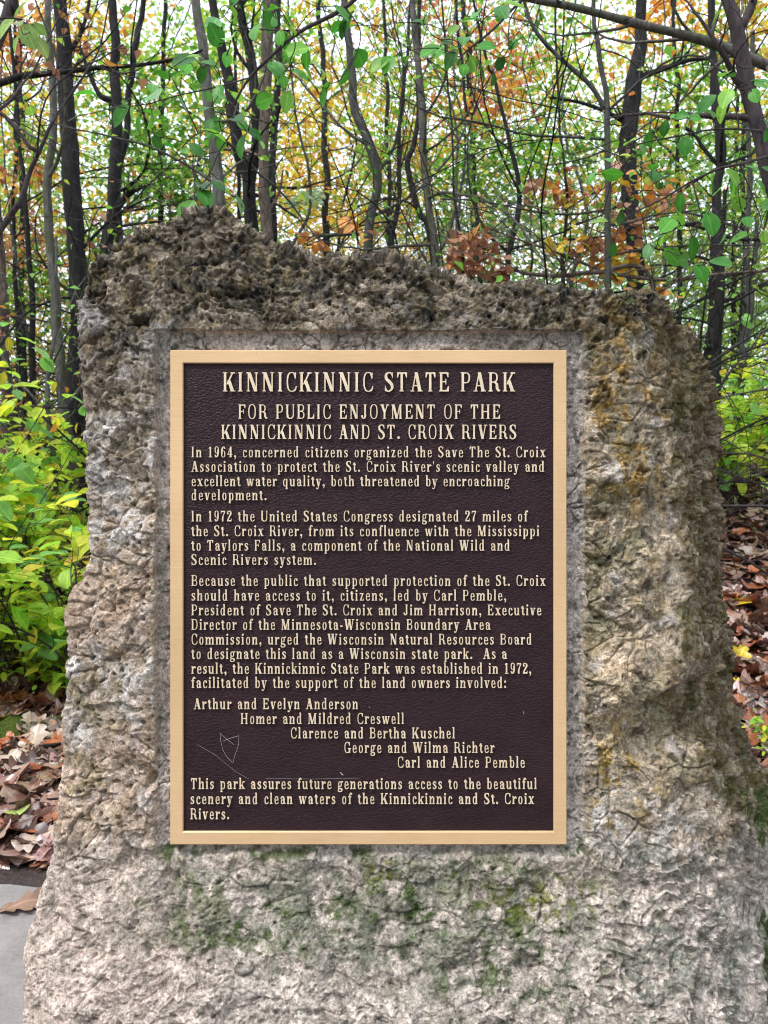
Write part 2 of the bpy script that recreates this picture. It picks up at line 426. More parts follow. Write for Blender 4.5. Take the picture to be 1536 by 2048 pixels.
    col = mixc(col, .55*k*sstep(-.5, .3, E), (.52, .375, .29))
    k = sstep(330, 290, px)*sstep(1060, 800, py)
    col = mixc(col, .6*k*sstep(-.3, .3, Bn), (.20, .175, .14))
    col = mixc(col, .55*k*sstep(.15, .4, E), (.56, .51, .51))
    # top: black-brown lichen crust with ochre specks
    tk = sstep(800, 600, py + 110*E + 60*A - .06*(px-400))
    col = mixc(col, .92*tk*sstep(-1.0, -.05, A+.4*Bn), (.082, .073, .060))
    col = mixc(col, .65*tk*sstep(.2, .5, Cn), (.25, .20, .13))
    col = mixc(col, .8*tk*sstep(.28, .5, Bn)*sstep(-.3, .3, E), (.33, .275, .22))
    col = mixc(col, .7*tk*sstep(.2, .5, -Bn), (.034, .034, .035))
    # right flank: ochre lichen, black spots
    rk = sstep(1140, 1200, px)*sstep(620, 720, py)*sstep(1660, 1500, py)*sstep(.2, .6, front)
    col = mixc(col, .30*rk, (.50, .40, .27)); col = mixc(col, .62*rk*sstep(-.2, .35, A), (.32, .235, .12))
    ob = np.exp(-((px-1250)/75)**2-((py-860)/190)**2)
    col = mixc(col, .62*np.clip(ob*1.6, 0, 1)*sstep(.02, .18, Bn+.3*Cn), (.38, .235, .075))
    ob = np.exp(-((px-1240)/70)**2-((py-1560)/110)**2)
    col = mixc(col, .7*ob*sstep(0, .35, Bn), (.40, .27, .07))
    col = mixc(col, .55*rk*sstep(.1, .4, -E), (.15, .15, .09))
    col = mixc(col, .68*rk*sstep(.28, .55, noise(wp, 34, 80)+.4*Cn), (.040, .042, .044))
    col = mixc(col, .7*rk*sstep(.33, .5, noise(wp, 22, 81)), (.50, .45, .41))
    ob = np.exp(-((px-1230)/90)**2-((py-1340)/70)**2)
    col = mixc(col, .85*ob*sstep(-.6, .1, A), (.62, .48, .33))
    # right side: olive and grey-brown
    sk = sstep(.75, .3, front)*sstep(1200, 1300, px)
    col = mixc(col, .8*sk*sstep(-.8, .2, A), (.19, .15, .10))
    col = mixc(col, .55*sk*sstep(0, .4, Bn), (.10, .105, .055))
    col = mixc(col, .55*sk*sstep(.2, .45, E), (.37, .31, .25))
    # bottom: pale, washed with grey-green algae
    bk = sstep(1640, 1790, py + 40*A)
    col = mixc(col, .85*bk, (.63, .54, .485)); col = mixc(col, .55*bk*sstep(500, 250, px+120*E), (.62, .48, .41))
    col = mixc(col, .5*bk*sstep(0, .45, -Bn), (.33, .29, .25))
    gz = np.exp(-((px-660)/380)**2-((py-1830)/105)**2) + .9*np.exp(-((px-1000)/190)**2-((py-1780)/65)**2) + .7*np.exp(-((px-1050)/260)**2-((py-1960)/110)**2) + .5*np.exp(-((px-420)/60)**2-((py-1850)/90)**2)
    gn = sstep(-.45, .35, .55*A + .6*Bn + .45*Cn + .3*(np.clip(gz, 0, 1.2)-.5))
    col = mixc(col, .9*np.clip(gz*1.5, 0, 1)*gn, (.185, .19, .145)); col = mixc(col, .7*np.clip(gz, 0, 1)*sstep(.24, .38, noise(wp, 26, 84)+.45*Cn+.3*G_), (.085, .125, .05))
    oz = np.exp(-((px-1080)/130)**2-((py-1800)/45)**2) + .8*np.exp(-((px-760)/60)**2-((py-1745)/30)**2)
    col = mixc(col, .7*np.clip(oz, 0, 1)*sstep(-.2, .3, Cn), (.20, .20, .05))
    gr = sstep(1150, 1300, px)*sstep(1640, 1720, py)
    col = mixc(col, .7*gr*sstep(0, .4, A+.4*Cn), (.20, .21, .175))
    col = mixc(col, .6*gr*sstep(.3, .5, Bn), (.09, .105, .09))
    # green at the left foot and along the bed corners
    lg = np.exp(-((px-170)/60)**2-((py-1500)/130)**2) + np.exp(-((px-390)/110)**2-((py-1790)/80)**2)*.6
    col = mixc(col, .5*np.clip(lg, 0, 1)*sstep(-.1, .4, Bn), (.20, .20, .10))
    mz = np.exp(-((px-345)/26)**2-((py-1700)/34)**2) + np.exp(-((px-1150)/24)**2-((py-1700)/45)**2) + np.exp(-((px-640)/330)**2-((py-1712)/9)**2)*.8 + np.exp(-((px-330)/18)**2-((py-1130)/90)**2)*.5
    col = col*(.80 + .42*ide[:, None]*np.where(top > .5, 1.25, 1.0)[:, None]) * (.86 + .28*idk[:, None])
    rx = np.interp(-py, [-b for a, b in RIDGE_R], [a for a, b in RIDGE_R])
    sd = sstep(-14, 14, px - rx + 22 + 26*A)*sstep(600, 700, py)*sstep(1800, 1560, py)  # right face past the ridge: shade painted as darker albedo, with olive-brown dirt
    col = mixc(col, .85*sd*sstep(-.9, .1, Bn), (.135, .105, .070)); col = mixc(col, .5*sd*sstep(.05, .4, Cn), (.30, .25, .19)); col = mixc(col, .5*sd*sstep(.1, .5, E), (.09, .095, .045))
    col = np.clip(.27 + (col-.27)*1.22, .015, .85)*np.array([.985, .985, 1.0], np.float32)
    # bed: pale lilac grey with a few stains
    col = mixc(col, .72*bed*(1-.4*top*sstep(-.2, .3, A)), (.53, .475, .455))
    col = mixc(col, .5*bed*sstep(0, .35, Bn), (.33, .30, .28))
    col = mixc(col, .75*bed*sstep(.3, .5, Cn), (.10, .10, .085))
    col = mixc(col, .4*bed*sstep(1000, 1300, py)*sstep(0, .4, A)*(px < 600), (.48, .34, .26))
    col = mixc(col, .85*np.clip(mz*1.4, 0, 1)*sstep(-.1, .25, Bn+.5*Cn), (.055, .09, .018))
    # moss pads low on the right
    moss = np.exp(-((px-1545)/40)**2-((py-1620)/80)**2) + np.exp(-((px-1545)/40)**2-((py-1915)/90)**2) + .9*np.exp(-((px-1250)/22)**2-((py-605)/24)**2) + .5*sk*sstep(1300, 1700, py)
    col = mixc(col, .95*sstep(.45, .75, moss*.8 + .5*A + .45*Bn + .25*Cn)*sstep(.15, .4, moss), (.05, .075, .014))
    col = mixc(col, .5*sstep(.25, .5, G_), (.22, .2, .17)) * (1 + .16*G_[:, None])
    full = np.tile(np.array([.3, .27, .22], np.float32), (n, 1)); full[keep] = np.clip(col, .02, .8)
    wpos = CAM + c[:, :1]*RT + c[:, 1:2]*UPV + c[:, 2:3]*FW
    base = np.array([-.0, 1.35, 0.0])
    m2.vertices.foreach_set('co', (wpos-base).astype(np.float32).ravel())
    if flip: m2.flip_normals()
    m2.polygons.foreach_set('use_smooth', np.ones(len(m2.polygons), bool))
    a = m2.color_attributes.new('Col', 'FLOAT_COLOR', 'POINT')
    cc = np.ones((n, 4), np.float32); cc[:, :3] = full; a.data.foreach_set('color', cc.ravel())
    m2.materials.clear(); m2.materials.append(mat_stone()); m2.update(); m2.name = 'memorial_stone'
    o = bpy.data.objects.new('memorial_stone', m2); o.location = base; link(o)
    tag(o, 'tall rough limestone boulder with lichen and a bronze plaque set in its face', 'boulder')
build_stone()

# ================================================================ the plaque
S_, T_, SH, SE = 15.5, 6.4, 6.4, 6.5                # stem, hairline, serif thickness, serif reach
GX = np.arange(-14, 122, 1.25); GY = np.arange(-36, 114, 1.25); XX, YY = np.meshgrid(GX, GY)
class Glyph:
    def __init__(g): g.f = np.full(XX.shape, -9.)
    def add(g, f): g.f = np.maximum(g.f, f)
    def box(g, x0, y0, x1, y1): g.add(np.minimum(np.minimum(XX-x0, x1-XX), np.minimum(YY-y0, y1-YY)))
    def poly(g, pts):                            # convex, any winding
        p = np.array(pts, float); c = p.mean(0); f = np.full(XX.shape, 99.)
        for a, b in zip(p, np.roll(p, -1, 0)):
            e = b-a; nrm = np.array([-e[1], e[0]])/np.hypot(*e)
            if np.dot(nrm, c-a) < 0: nrm = -nrm
            f = np.minimum(f, (XX-a[0])*nrm[0] + (YY-a[1])*nrm[1])
        g.add(f)
    def seg(g, x0, y0, x1, y1, w_): g.poly([(x0-w_/2, y0), (x0+w_/2, y0), (x1+w_/2, y1), (x1-w_/2, y1)])
    def pen(g, pts, a=S_/2, b=T_/2):             # a flat nib drawn along a smooth path
        p = np.array(pts, float); n = len(p); t = np.linspace(0, n-1, n*14); out = []
        for u in t:
            i = min(int(u), n-2); v = u-i
            p0, p1, p2, p3 = p[max(i-1, 0)], p[i], p[i+1], p[min(i+2, n-1)]
            out.append(.5*(2*p1+(p2-p0)*v+(2*p0-5*p1+4*p2-p3)*v*v+(3*p1-p0-3*p2+p3)*v**3))
        for o in out:
            aa = o[2] if p.shape[1] > 2 else a; bb = o[3] if p.shape[1] > 3 else b
            r = np.sqrt(((XX-o[0])/aa)**2 + ((YY-o[1])/bb)**2)
            g.add((1-r)*min(aa, bb))
    def arc(g, cx, cy, rx, ry, d0, d1, a=S_/2, b=T_/2, n=13, pw=1.25):
        A_ = np.radians(np.linspace(d0, d1, n)); c, s = np.cos(A_), np.sin(A_)
        x = cx + (rx-a)*np.sign(c)*np.abs(c)**(1/pw); y = cy + (ry-b)*np.sign(s)*np.abs(s)**(1/pw)
        g.pen(np.stack([x, y], 1), a, b)
    def ring(g, cx, cy, rx, ry, **k): g.arc(cx, cy, rx, ry, 0, 360, n=25, **k)
    def stem(g, x, y0, y1, bot='b', top='b', w_=S_):
        g.box(x, y0, x+w_, y1)
        for y, m, sg in ((y0, bot, 1), (y1, top, -1)):
            if not m: continue
            l = x-SE if m in 'bl' else x; r = x+w_+SE if m in 'br' else x+w_
            g.box(l, min(y, y+sg*SH), r, max(y, y+sg*SH))
            for sx, ok in ((x, m in 'bl'), (x+w_, m in 'br')):
                if ok:
                    d = -1 if sx == x else 1
                    g.poly([(sx-d, y+sg*(SH-1)), (sx+d*SE*.75, y+sg*(SH-1)), (sx-d, y+sg*(SH+6))])
    def dot(g, x, y, r): g.add(r - np.hypot(XX-x, YY-y))

X_ = 70.; ASC = 104.; DES = -28.
def make_glyphs():
    G = {}
    def new(ch, adv): G[ch] = (Glyph(), adv); return G[ch][0]
    g = new('A', 74); g.seg(14, 0, 35, 100, 9); g.seg(59, 0, 36, 100, 21); g.box(20, 27, 50, 35); g.box(0, 0, 27, SH); g.box(43, 0, 76, SH)
    g = new('B', 66); g.stem(8, 0, 100, 'l', 'l'); g.arc(32, 75.5, 30, 24.5, -90, 90); g.arc(33, 27, 32, 27, -90, 90); g.box(20, 92, 33, 100); g.box(20, 0, 34, 8.5); g.box(20, 47, 34, 55)
    g = new('C', 66); g.arc(36, 50, 33, 51.5, 58, 302); g.box(55, 66, 62, 100); g.poly([(62, 66), (54, 66), (44, 98), (62, 90)]); g.pen([(52, 5, 8, 4.5), (60, 16, 4.5, 5), (63, 27, 3.5, 5)])
    g = new('D', 72); g.stem(8, 0, 100, 'l', 'l'); g.arc(32, 50, 37, 50, -90, 90); g.box(20, 91.5, 34, 100); g.box(20, 0, 34, 8.5)
    def EF(g, e):
        g.stem(8, 0, 100, 'l' if e else 'b', 'l'); g.box(20, 91, 60, 100); g.poly([(60, 100), (60, 72), (54, 72), (44, 96)])
        g.box(20, 47, 46, 55); g.box(40, 35, 47, 67)
        if e: g.box(20, 0, 62, 9); g.poly([(62, 0), (62, 30), (56, 30), (44, 4)])
    EF(new('E', 66), True); EF(new('F', 62), False)
    g = new('G', 72); g.arc(36, 50, 33, 51.5, 58, 300); g.box(55, 66, 62, 100); g.poly([(62, 66), (54, 66), (44, 98), (62, 90)]); g.box(49, 0, 66, 40); g.box(40, 36, 74, 44)
    g = new('H', 80); g.stem(8, 0, 100); g.stem(53, 0, 100); g.box(20, 46, 60, 54.5)
    g = new('I', 36); g.stem(9, 0, 100)
    g = new('J', 52); g.stem(25, 24, 100, ''); g.pen([(34, 26, 9.5, 6), (31, 9, 8, 5.5), (19, 3, 8, 4.2), (8, 12, 5, 5)]); g.dot(9, 18, 9)
    g = new('K', 76); g.stem(8, 0, 100); g.seg(27, 36, 62, 100, 11); g.seg(61, 0, 38, 58, 22); g.box(47, 92, 76, 100); g.box(44, 0, 78, SH)
    g = new('L', 62); g.stem(8, 0, 100, 'l'); g.box(20, 0, 60, 9); g.poly([(60, 0), (60, 34), (54, 34), (42, 4)])
    g = new('M', 96); g.stem(9, 0, 100, 'b', '', 9); g.box(2, 92, 26, 100); g.seg(46, 0, 19, 100, 20); g.seg(46, 0, 72, 100, 10); g.stem(67, 0, 100, 'b', 'r')
    g = new('N', 80); g.stem(11, 0, 100, 'b', '', 9); g.box(2, 92, 27, 100); g.seg(59, 0, 19, 100, 21); g.stem(58, 0, 100, '', 'b', 9)
    g = new('O', 72); g.ring(36, 50, 33, 51.5)
    g = new('P', 64); g.stem(8, 0, 100, 'b', 'l'); g.arc(31, 71, 31, 29, -90, 90); g.box(20, 92, 33, 100); g.box(20, 42, 33, 50)
    g = new('R', 72); g.stem(8, 0, 100, 'b', 'l'); g.arc(31, 72.5, 30, 27.5, -90, 90); g.box(20, 92, 33, 100); g.box(20, 45, 38, 53); g.pen([(40, 48, 8, 5), (52, 38, 9.5, 6), (54, 18, 9.5, 6), (62, 4, 8, 4.5), (70, 8, 4, 4)])
    g = new('S', 60); g.pen([(50, 82, 4.5, 5), (42, 95, 7, 4.5), (28, 97.5, 8, 4.2), (13, 87, 9, 6), (15, 66, 10, 8), (32, 51, 11, 9), (46, 36, 10, 8), (48, 17, 9, 6), (34, 3, 8, 4.2), (18, 4, 7, 4.5), (9, 18, 4.5, 5)]); g.box(47, 68, 53, 100); g.box(5, 0, 11, 32)
    g = new('T', 68); g.stem(24.5, 0, 100, 'b', ''); g.box(4, 91, 64, 100); g.poly([(4, 100), (4, 70), (10, 70), (20, 96)]); g.poly([(64, 100), (64, 70), (58, 70), (48, 96)])
    g = new('U', 76); g.stem(8, 26, 100, ''); g.stem(59, 26, 100, '', 'b', 9); g.pen([(17.5, 28, 9.5, 6), (20, 11, 9, 6), (38, 3, 8, 4.4), (57, 11, 6, 5), (63.5, 28, 4.5, 6)])
    g = new('V', 74); g.seg(37, 0, 15, 100, 21); g.seg(39, 0, 60, 100, 9); g.box(0, 92, 32, 100); g.box(46, 92, 75, 100)
    g = new('W', 104); g.seg(31, 0, 14, 100, 20); g.seg(34, 0, 51, 98, 9); g.seg(70, 0, 51, 100, 20); g.seg(73, 0, 90, 100, 9); g.box(0, 92, 30, 100); g.box(38, 92, 66, 100); g.box(77, 92, 104, 100)
    g = new('X', 74); g.seg(58, 0, 16, 100, 21); g.seg(14, 0, 60, 100, 9); g.box(1, 92, 33, 100); g.box(46, 92, 73, 100); g.box(1, 0, 28, SH); g.box(42, 0, 75, SH)
    g = new('Y', 72); g.stem(26.5, 0, 44, 'b', ''); g.seg(36, 42, 15, 100, 20); g.seg(37, 42, 58, 100, 9); g.box(0, 92, 31, 100); g.box(45, 92, 72, 100)
    # ---- lower case
    g = new('a', 56); g.stem(32, 4, 50, '', '', 15.5); g.pen([(10, 56, 5, 5), (18, 66, 7, 4), (30, 65, 9, 5), (40.5, 50, 8.5, 6), (40.5, 20, 8.5, 6)]); g.dot(12, 53, 8.5); g.arc(24, 21, 20, 22, 60, 300, a=9); g.pen([(24, 38, 6, 4), (36, 41, 6, 4)]); g.pen([(24, 3, 6, 4), (35, 8, 5, 5)]); g.pen([(41, 8, 7, 6), (48, 3.5, 5, 3.8), (54, 8, 3, 4)])
    g = new('b', 58); g.stem(8, 2, ASC, '', 'l', 15.5); g.arc(31, 34, 25, 36, -150, 150, a=9)
    g = new('c', 48); g.arc(27, 34.5, 24, 36, 50, 310, a=9); g.dot(38, 54, 8.5); g.pen([(38, 5, 6, 4), (45, 16, 3.5, 5)])
    g = new('d', 60); g.stem(34, 0, ASC, 'r', 'l', 15.5); g.arc(27, 34, 25, 36, 30, 330, a=9)
    g = new('e', 51); g.arc(26, 34.5, 24, 36, 0, 312, a=9); g.box(10, 33, 47, 40.5); g.pen([(38, 5, 6, 4), (46, 17, 3.5, 5)])
    g = new('f', 38); g.stem(10, 0, 80, 'b', '', 15.5); g.pen([(18.5, 78, 8.5, 6), (22, 95, 7, 5), (32, 100, 7, 4), (38, 95, 4, 5)]); g.dot(37, 92, 7.5); g.box(0, X_-8, 36, X_)
    g = new('g', 55); g.ring(25, 45, 22, 25, a=8.5); g.pen([(38, 62, 5, 4), (48, 71, 5, 4)]); g.dot(51, 67, 6.5); g.pen([(14, 24, 5, 4), (8, 14, 6, 5), (18, 6, 8, 5.5), (36, 3, 9, 6.5), (46, -8, 7, 6.5), (38, -21, 8, 4.5), (22, -24, 9, 4), (8, -18, 6, 5), (8, -6, 5, 4), (17, 2, 5, 4)])
    def arch(g, x, x2): g.pen([(x+15, 50, 4, 5), (x+24, 63, 6, 4.5), ((x+x2)/2+10, 66, 7, 4.6), (x2+6, 60, 8, 6), (x2+8.5, 44, 8.5, 6)]); g.stem(x2, 0, 48, 'b', '', 15.5)
    g = new('h', 62); g.stem(6, 0, ASC, 'b', 'l', 15.5); arch(g, 6, 38)
    g = new('i', 31); g.stem(7, 0, X_, 'b', 'l', 15.5); g.dot(15, 91, 10.5)
    g = new('k', 60); g.stem(6, 0, ASC, 'b', 'l', 15.5); g.seg(22, 26, 46, 68, 9); g.seg(48, 0, 29, 42, 19); g.box(34, X_-8, 60, X_); g.box(34, 0, 62, 7.5)
    g = new('l', 31); g.stem(7, 0, ASC, 'b', 'l', 15.5)
    g = new('m', 94); g.stem(6, 0, X_, 'b', 'l', 15.5); arch(g, 6, 38); arch(g, 38, 70)
    g = new('n', 62); g.stem(6, 0, X_, 'b', 'l', 15.5); arch(g, 6, 38)
    g = new('o', 54); g.ring(27, 34.5, 24, 36, a=9)
    g = new('p', 59); g.stem(8, DES, X_, 'b', 'l', 15.5); g.arc(31, 34, 25, 36, -150, 150, a=9)
    g = new('q', 59); g.stem(34, DES, X_, 'b', '', 15.5); g.arc(27, 34, 25, 36, 30, 330, a=9)
    g = new('r', 46); g.stem(6, 0, X_, 'b', 'l', 15.5); g.pen([(21, 46, 4, 5), (26, 60, 5, 5), (36, 66, 6, 4), (41, 62, 4, 4)]); g.dot(39, 58, 8.5)
    g = new('s', 46); g.pen([(37, 55, 4, 4), (30, 65, 6, 4), (19, 66, 7, 4), (11, 55, 8, 5.5), (17, 42, 8.5, 6.5), (29, 32, 9, 7), (36, 18, 8.5, 6), (26, 4, 7, 4), (15, 4, 6, 4), (8, 14, 4, 4)]); g.box(35, 45, 40, 69); g.box(5, 0, 10, 24)
    g = new('t', 38); g.stem(10, 14, 86, '', '', 15.5); g.poly([(10, 88), (16, 88), (16, 66), (0, 66)]); g.box(0, X_-8, 35, X_); g.pen([(18.5, 18, 8.5, 6), (22, 5, 7, 4.6), (31, 3.5, 5, 4), (37, 13, 3, 4)])
    g = new('u', 62); g.stem(6, 16, X_, '', 'l', 15.5); g.stem(38, 0, X_, 'r', 'l', 15.5); g.pen([(14.5, 20, 8.5, 6), (18, 7, 8, 5.5), (28, 3.8, 6, 4.3), (40, 13, 5, 5)])
    g = new('v', 56); g.seg(28, 0, 13, X_, 18); g.seg(30, 0, 45, X_, 8.5); g.box(0, X_-7.5, 27, X_); g.box(33, X_-7.5, 57, X_)
    g = new('w', 82); g.seg(26, 0, 12, X_, 15.5); g.seg(28, 0, 41, X_, 8.5); g.seg(55, 0, 41, X_, 15.5); g.seg(57, 0, 71, X_, 8.5); g.box(0, X_-7.5, 26, X_); g.box(31, X_-7.5, 54, X_); g.box(60, X_-7.5, 82, X_)
    g = new('x', 58); g.seg(45, 0, 14, X_, 18); g.seg(12, 0, 46, X_, 8.5); g.box(1, X_-7.5, 27, X_); g.box(34, X_-7.5, 57, X_); g.box(1, 0, 24, 7.5); g.box(32, 0, 59, 7.5)
    g = new('y', 56); g.seg(28, 0, 13, X_, 18); g.pen([(45, 66, 4, 4), (31, 6, 4, 4), (24, -16, 4, 4), (14, -25, 6, 4), (7, -20, 4, 4)]); g.dot(9, -19, 7.5); g.box(0, X_-7.5, 27, X_); g.box(33, X_-7.5, 57, X_)
    g = new('z', 50); g.seg(13, 4, 36, 66, 15.5); g.box(4, X_-8.5, 45, X_); g.box(4, 0, 46, 8.5); g.box(4, 48, 10, X_); g.box(40, 0, 46, 24)
    # ---- figures and stops
    g = new('1', 52); g.stem(18, 0, 98, 'b', ''); g.poly([(18, 98), (37, 100), (26, 78), (6, 82)]); g.box(8, 0, 48, SH)
    g = new('2', 54); g.pen([(10, 74, 5, 5), (12, 90, 7, 5), (26, 97, 8, 4), (41, 87, 9, 6), (40, 66, 9.5, 7), (26, 42, 7, 6), (10, 12, 6, 6)]); g.dot(12, 74, 9); g.box(4, 0, 48, 14); g.box(44, 0, 50, 30)
    g = new('4', 56); g.stem(28, 0, 100, 'b', '', 18); g.seg(8, 26, 37, 100, 9); g.box(2, 23, 54, 32)
    g = new('6', 54); g.arc(27, 31, 24, 32.5, 0, 360, n=25); g.pen([(13, 31, 9.5, 6), (13, 60, 9.5, 6), (20, 87, 9, 6), (33, 97, 7, 4), (42, 90, 4, 5)]); g.dot(41, 84, 8)
    g = new('7', 52); g.box(4, 86, 49, 100); g.box(4, 70, 10, 100); g.pen([(44, 88, 5, 5), (30, 56, 6, 5), (23, 28, 9.5, 6), (23, 4, 10, 5)])
    g = new('9', 54); g.arc(27, 69, 24, 32.5, 0, 360, n=25); g.pen([(41, 69, 9.5, 6), (41, 40, 9.5, 6), (34, 13, 9, 6), (21, 3, 7, 4), (12, 10, 4, 5)]); g.dot(13, 16, 8)
    g = new('.', 28); g.dot(13, 10, 11)
    g = new(',', 28); g.dot(13, 10, 11); g.pen([(19, 8, 5, 5), (18, -6, 4, 5), (9, -17, 3, 3)])
    g = new("'", 22); g.poly([(4, 100), (18, 100), (13, 66), (9, 66)])
    g = new('-', 36); g.box(4, 28, 32, 40)
    g = new(':', 28); g.dot(13, 10, 11); g.dot(13, 58, 11)
    return G

def contours(f):                                 # closed outlines of f = 0
    seg = {}
    H, W = f.shape; inside = f > 0
    cells = inside[:-1, :-1]*1 + inside[:-1, 1:]*2 + inside[1:, 1:]*4 + inside[1:, :-1]*8
    tab = {1: [(3, 0)], 2: [(0, 1)], 3: [(3, 1)], 4: [(1, 2)], 5: [(3, 0), (1, 2)], 6: [(0, 2)], 7: [(3, 2)],
           8: [(2, 3)], 9: [(2, 0)], 10: [(0, 1), (2, 3)], 11: [(2, 1)], 12: [(1, 3)], 13: [(1, 0)], 14: [(0, 3)]}
    for r, c in zip(*np.nonzero((cells > 0) & (cells < 15))):
        key = [(0, r, c), (1, r, c+1), (0, r+1, c), (1, r, c)]
        for a, b in tab[int(cells[r, c])]: seg[key[a]] = key[b]
    def pt(k):
        o, r, c = k
        if o == 0: a, b = f[r, c], f[r, c+1]; u = a/(a-b); return (GX[c]+1.25*u, GY[r])
        a, b = f[r, c], f[r+1, c]; u = a/(a-b); return (GX[c], GY[r]+1.25*u)
    out = []
    while seg:
        k0, k = next(iter(seg.items())); del seg[k0]; lp = [pt(k0)]
        while k != k0 and k in seg: lp.append(pt(k)); k = seg.pop(k)
        if len(lp) > 8: out.append(np.array(lp))
    return out
def simplify(lp, tol=.3):
    n = len(lp); keepm = np.zeros(n, bool); a, b = 0, int(np.argmax(np.hypot(*(lp-lp[0]).T))); keepm[[a, b]] = True
    st = [(a, b), (b, n)]
    ext = np.vstack([lp, lp[:1]])
    while st:
        i, j = st.pop()
        if j-i < 2: continue
        d = ext[j]-ext[i]; L_ = np.hypot(*d)+1e-9; q = ext[i+1:j]-ext[i]
        dist = np.abs(d[0]*q[:, 1]-d[1]*q[:, 0])/L_; m = int(np.argmax(dist))
        if dist[m] > tol: k = i+1+m; keepm[k] = True; st += [(i, k), (k, j)]
    return lp[keepm]
GLY = {}
def glyph_meshes(raise_):                        # raise_: letter height in glyph units (100 = a capital)
    for ch, (g, adv) in GLYF.items():
        cu = bpy.data.curves.new('glyph', 'CURVE'); cu.dimensions = '2D'; cu.fill_mode = 'BOTH'
        f = g.f; f = (f + np.roll(f, 1, 0) + np.roll(f, -1, 0) + np.roll(f, 1, 1) + np.roll(f, -1, 1))/5
        for lp in contours(f - 1.7):
            lp = simplify(lp); s = cu.splines.new('POLY'); s.points.add(len(lp)-1)
            s.points.foreach_set('co', np.column_stack([lp, np.zeros(len(lp)), np.ones(len(lp))]).ravel()); s.use_cyclic_u = True
        cu.extrude = raise_/2; cu.bevel_depth = .8
        o = bpy.data.objects.new('glyph', cu); link(o)
        dg = bpy.context.evaluated_depsgraph_get(); me = bpy.data.meshes.new_from_object(o.evaluated_get(dg))
        v = np.array([t.co[:] for t in me.vertices]); fs = [tuple(q.vertices) for q in me.polygons]
        GLY[ch] = (v, fs, adv); bpy.data.objects.remove(o); bpy.data.curves.remove(cu); bpy.data.meshes.remove(me)
GLYF = make_glyphs(); glyph_meshes(9.0)

UPX = Z0/F                                       # metres per photograph pixel at the plaque face
PL = [  # words, left and right end, cap top, baseline (photograph pixels measured on the plaque)
 ('KINNICKINNIC STATE PARK', 445, 1030, 744, 783), ('FOR PUBLIC ENJOYMENT OF THE', 476, 1001, 808.5, 837.5),
 ('KINNICKINNIC AND ST. CROIX RIVERS', 442, 1033, 849, 878),
 ('In 1964, concerned citizens organized the Save The St. Croix', 382, 1091, 893, 914.5),
 ("Association to protect the St. Croix River's scenic valley and", 382, 1089, 922, 943.5),
 ('excellent water quality, both threatened by encroaching', 382, 1019, 951, 972.5), ('development.', 382, 533, 979, 1000.5),
 ('In 1972 the United States Congress designated 27 miles of', 382, 1055, 1021.5, 1043), ('the St. Croix River, from its confluence with the Mississippi', 382, 1079, 1051, 1072.5),
 ('to Taylors Falls, a component of the National Wild and', 382, 1020, 1080, 1101.5), ('Scenic Rivers system.', 382, 632, 1108.5, 1130),
 ('Because the public that supported protection of the St. Croix', 382, 1091, 1150.5, 1172), ('should have access to it, citizens, led by Carl Pemble,', 382, 1013, 1180, 1201.5),
 ('President of Save The St. Croix and Jim Harrison, Executive', 382, 1083, 1209.5, 1231), ('Director of the Minnesota-Wisconsin Boundary Area', 382, 981, 1238.5, 1260),
 ('Commission, urged the Wisconsin Natural Resources Board', 382, 1064, 1268, 1289.5), ('to designate this land as a Wisconsin state park.  As a', 382, 1014, 1297, 1318.5),
 ('result, the Kinnickinnic State Park was established in 1972,', 382, 1063, 1326.5, 1348), ('facilitated by the support of the land owners involved:', 382, 1013, 1355, 1376.5),
 ('Arthur and Evelyn Anderson', 387, 716, 1397.5, 1419), ('Homer and Mildred Creswell', 481, 808, 1427, 1448.5), ('Clarence and Bertha Kuschel', 581, 910, 1456, 1477.5),
 ('George and Wilma Richter', 688, 989, 1485, 1506.5), ('Carl and Alice Pemble', 795, 1050, 1514.5, 1536),
 ('This park assures future generations access to the beautiful', 381, 1074, 1557.5, 1579), ('scenery and clean waters of the Kinnickinnic and St. Croix', 380, 1068, 1587.5, 1609), ('Rivers.', 380, 458, 1618, 1639.5)]
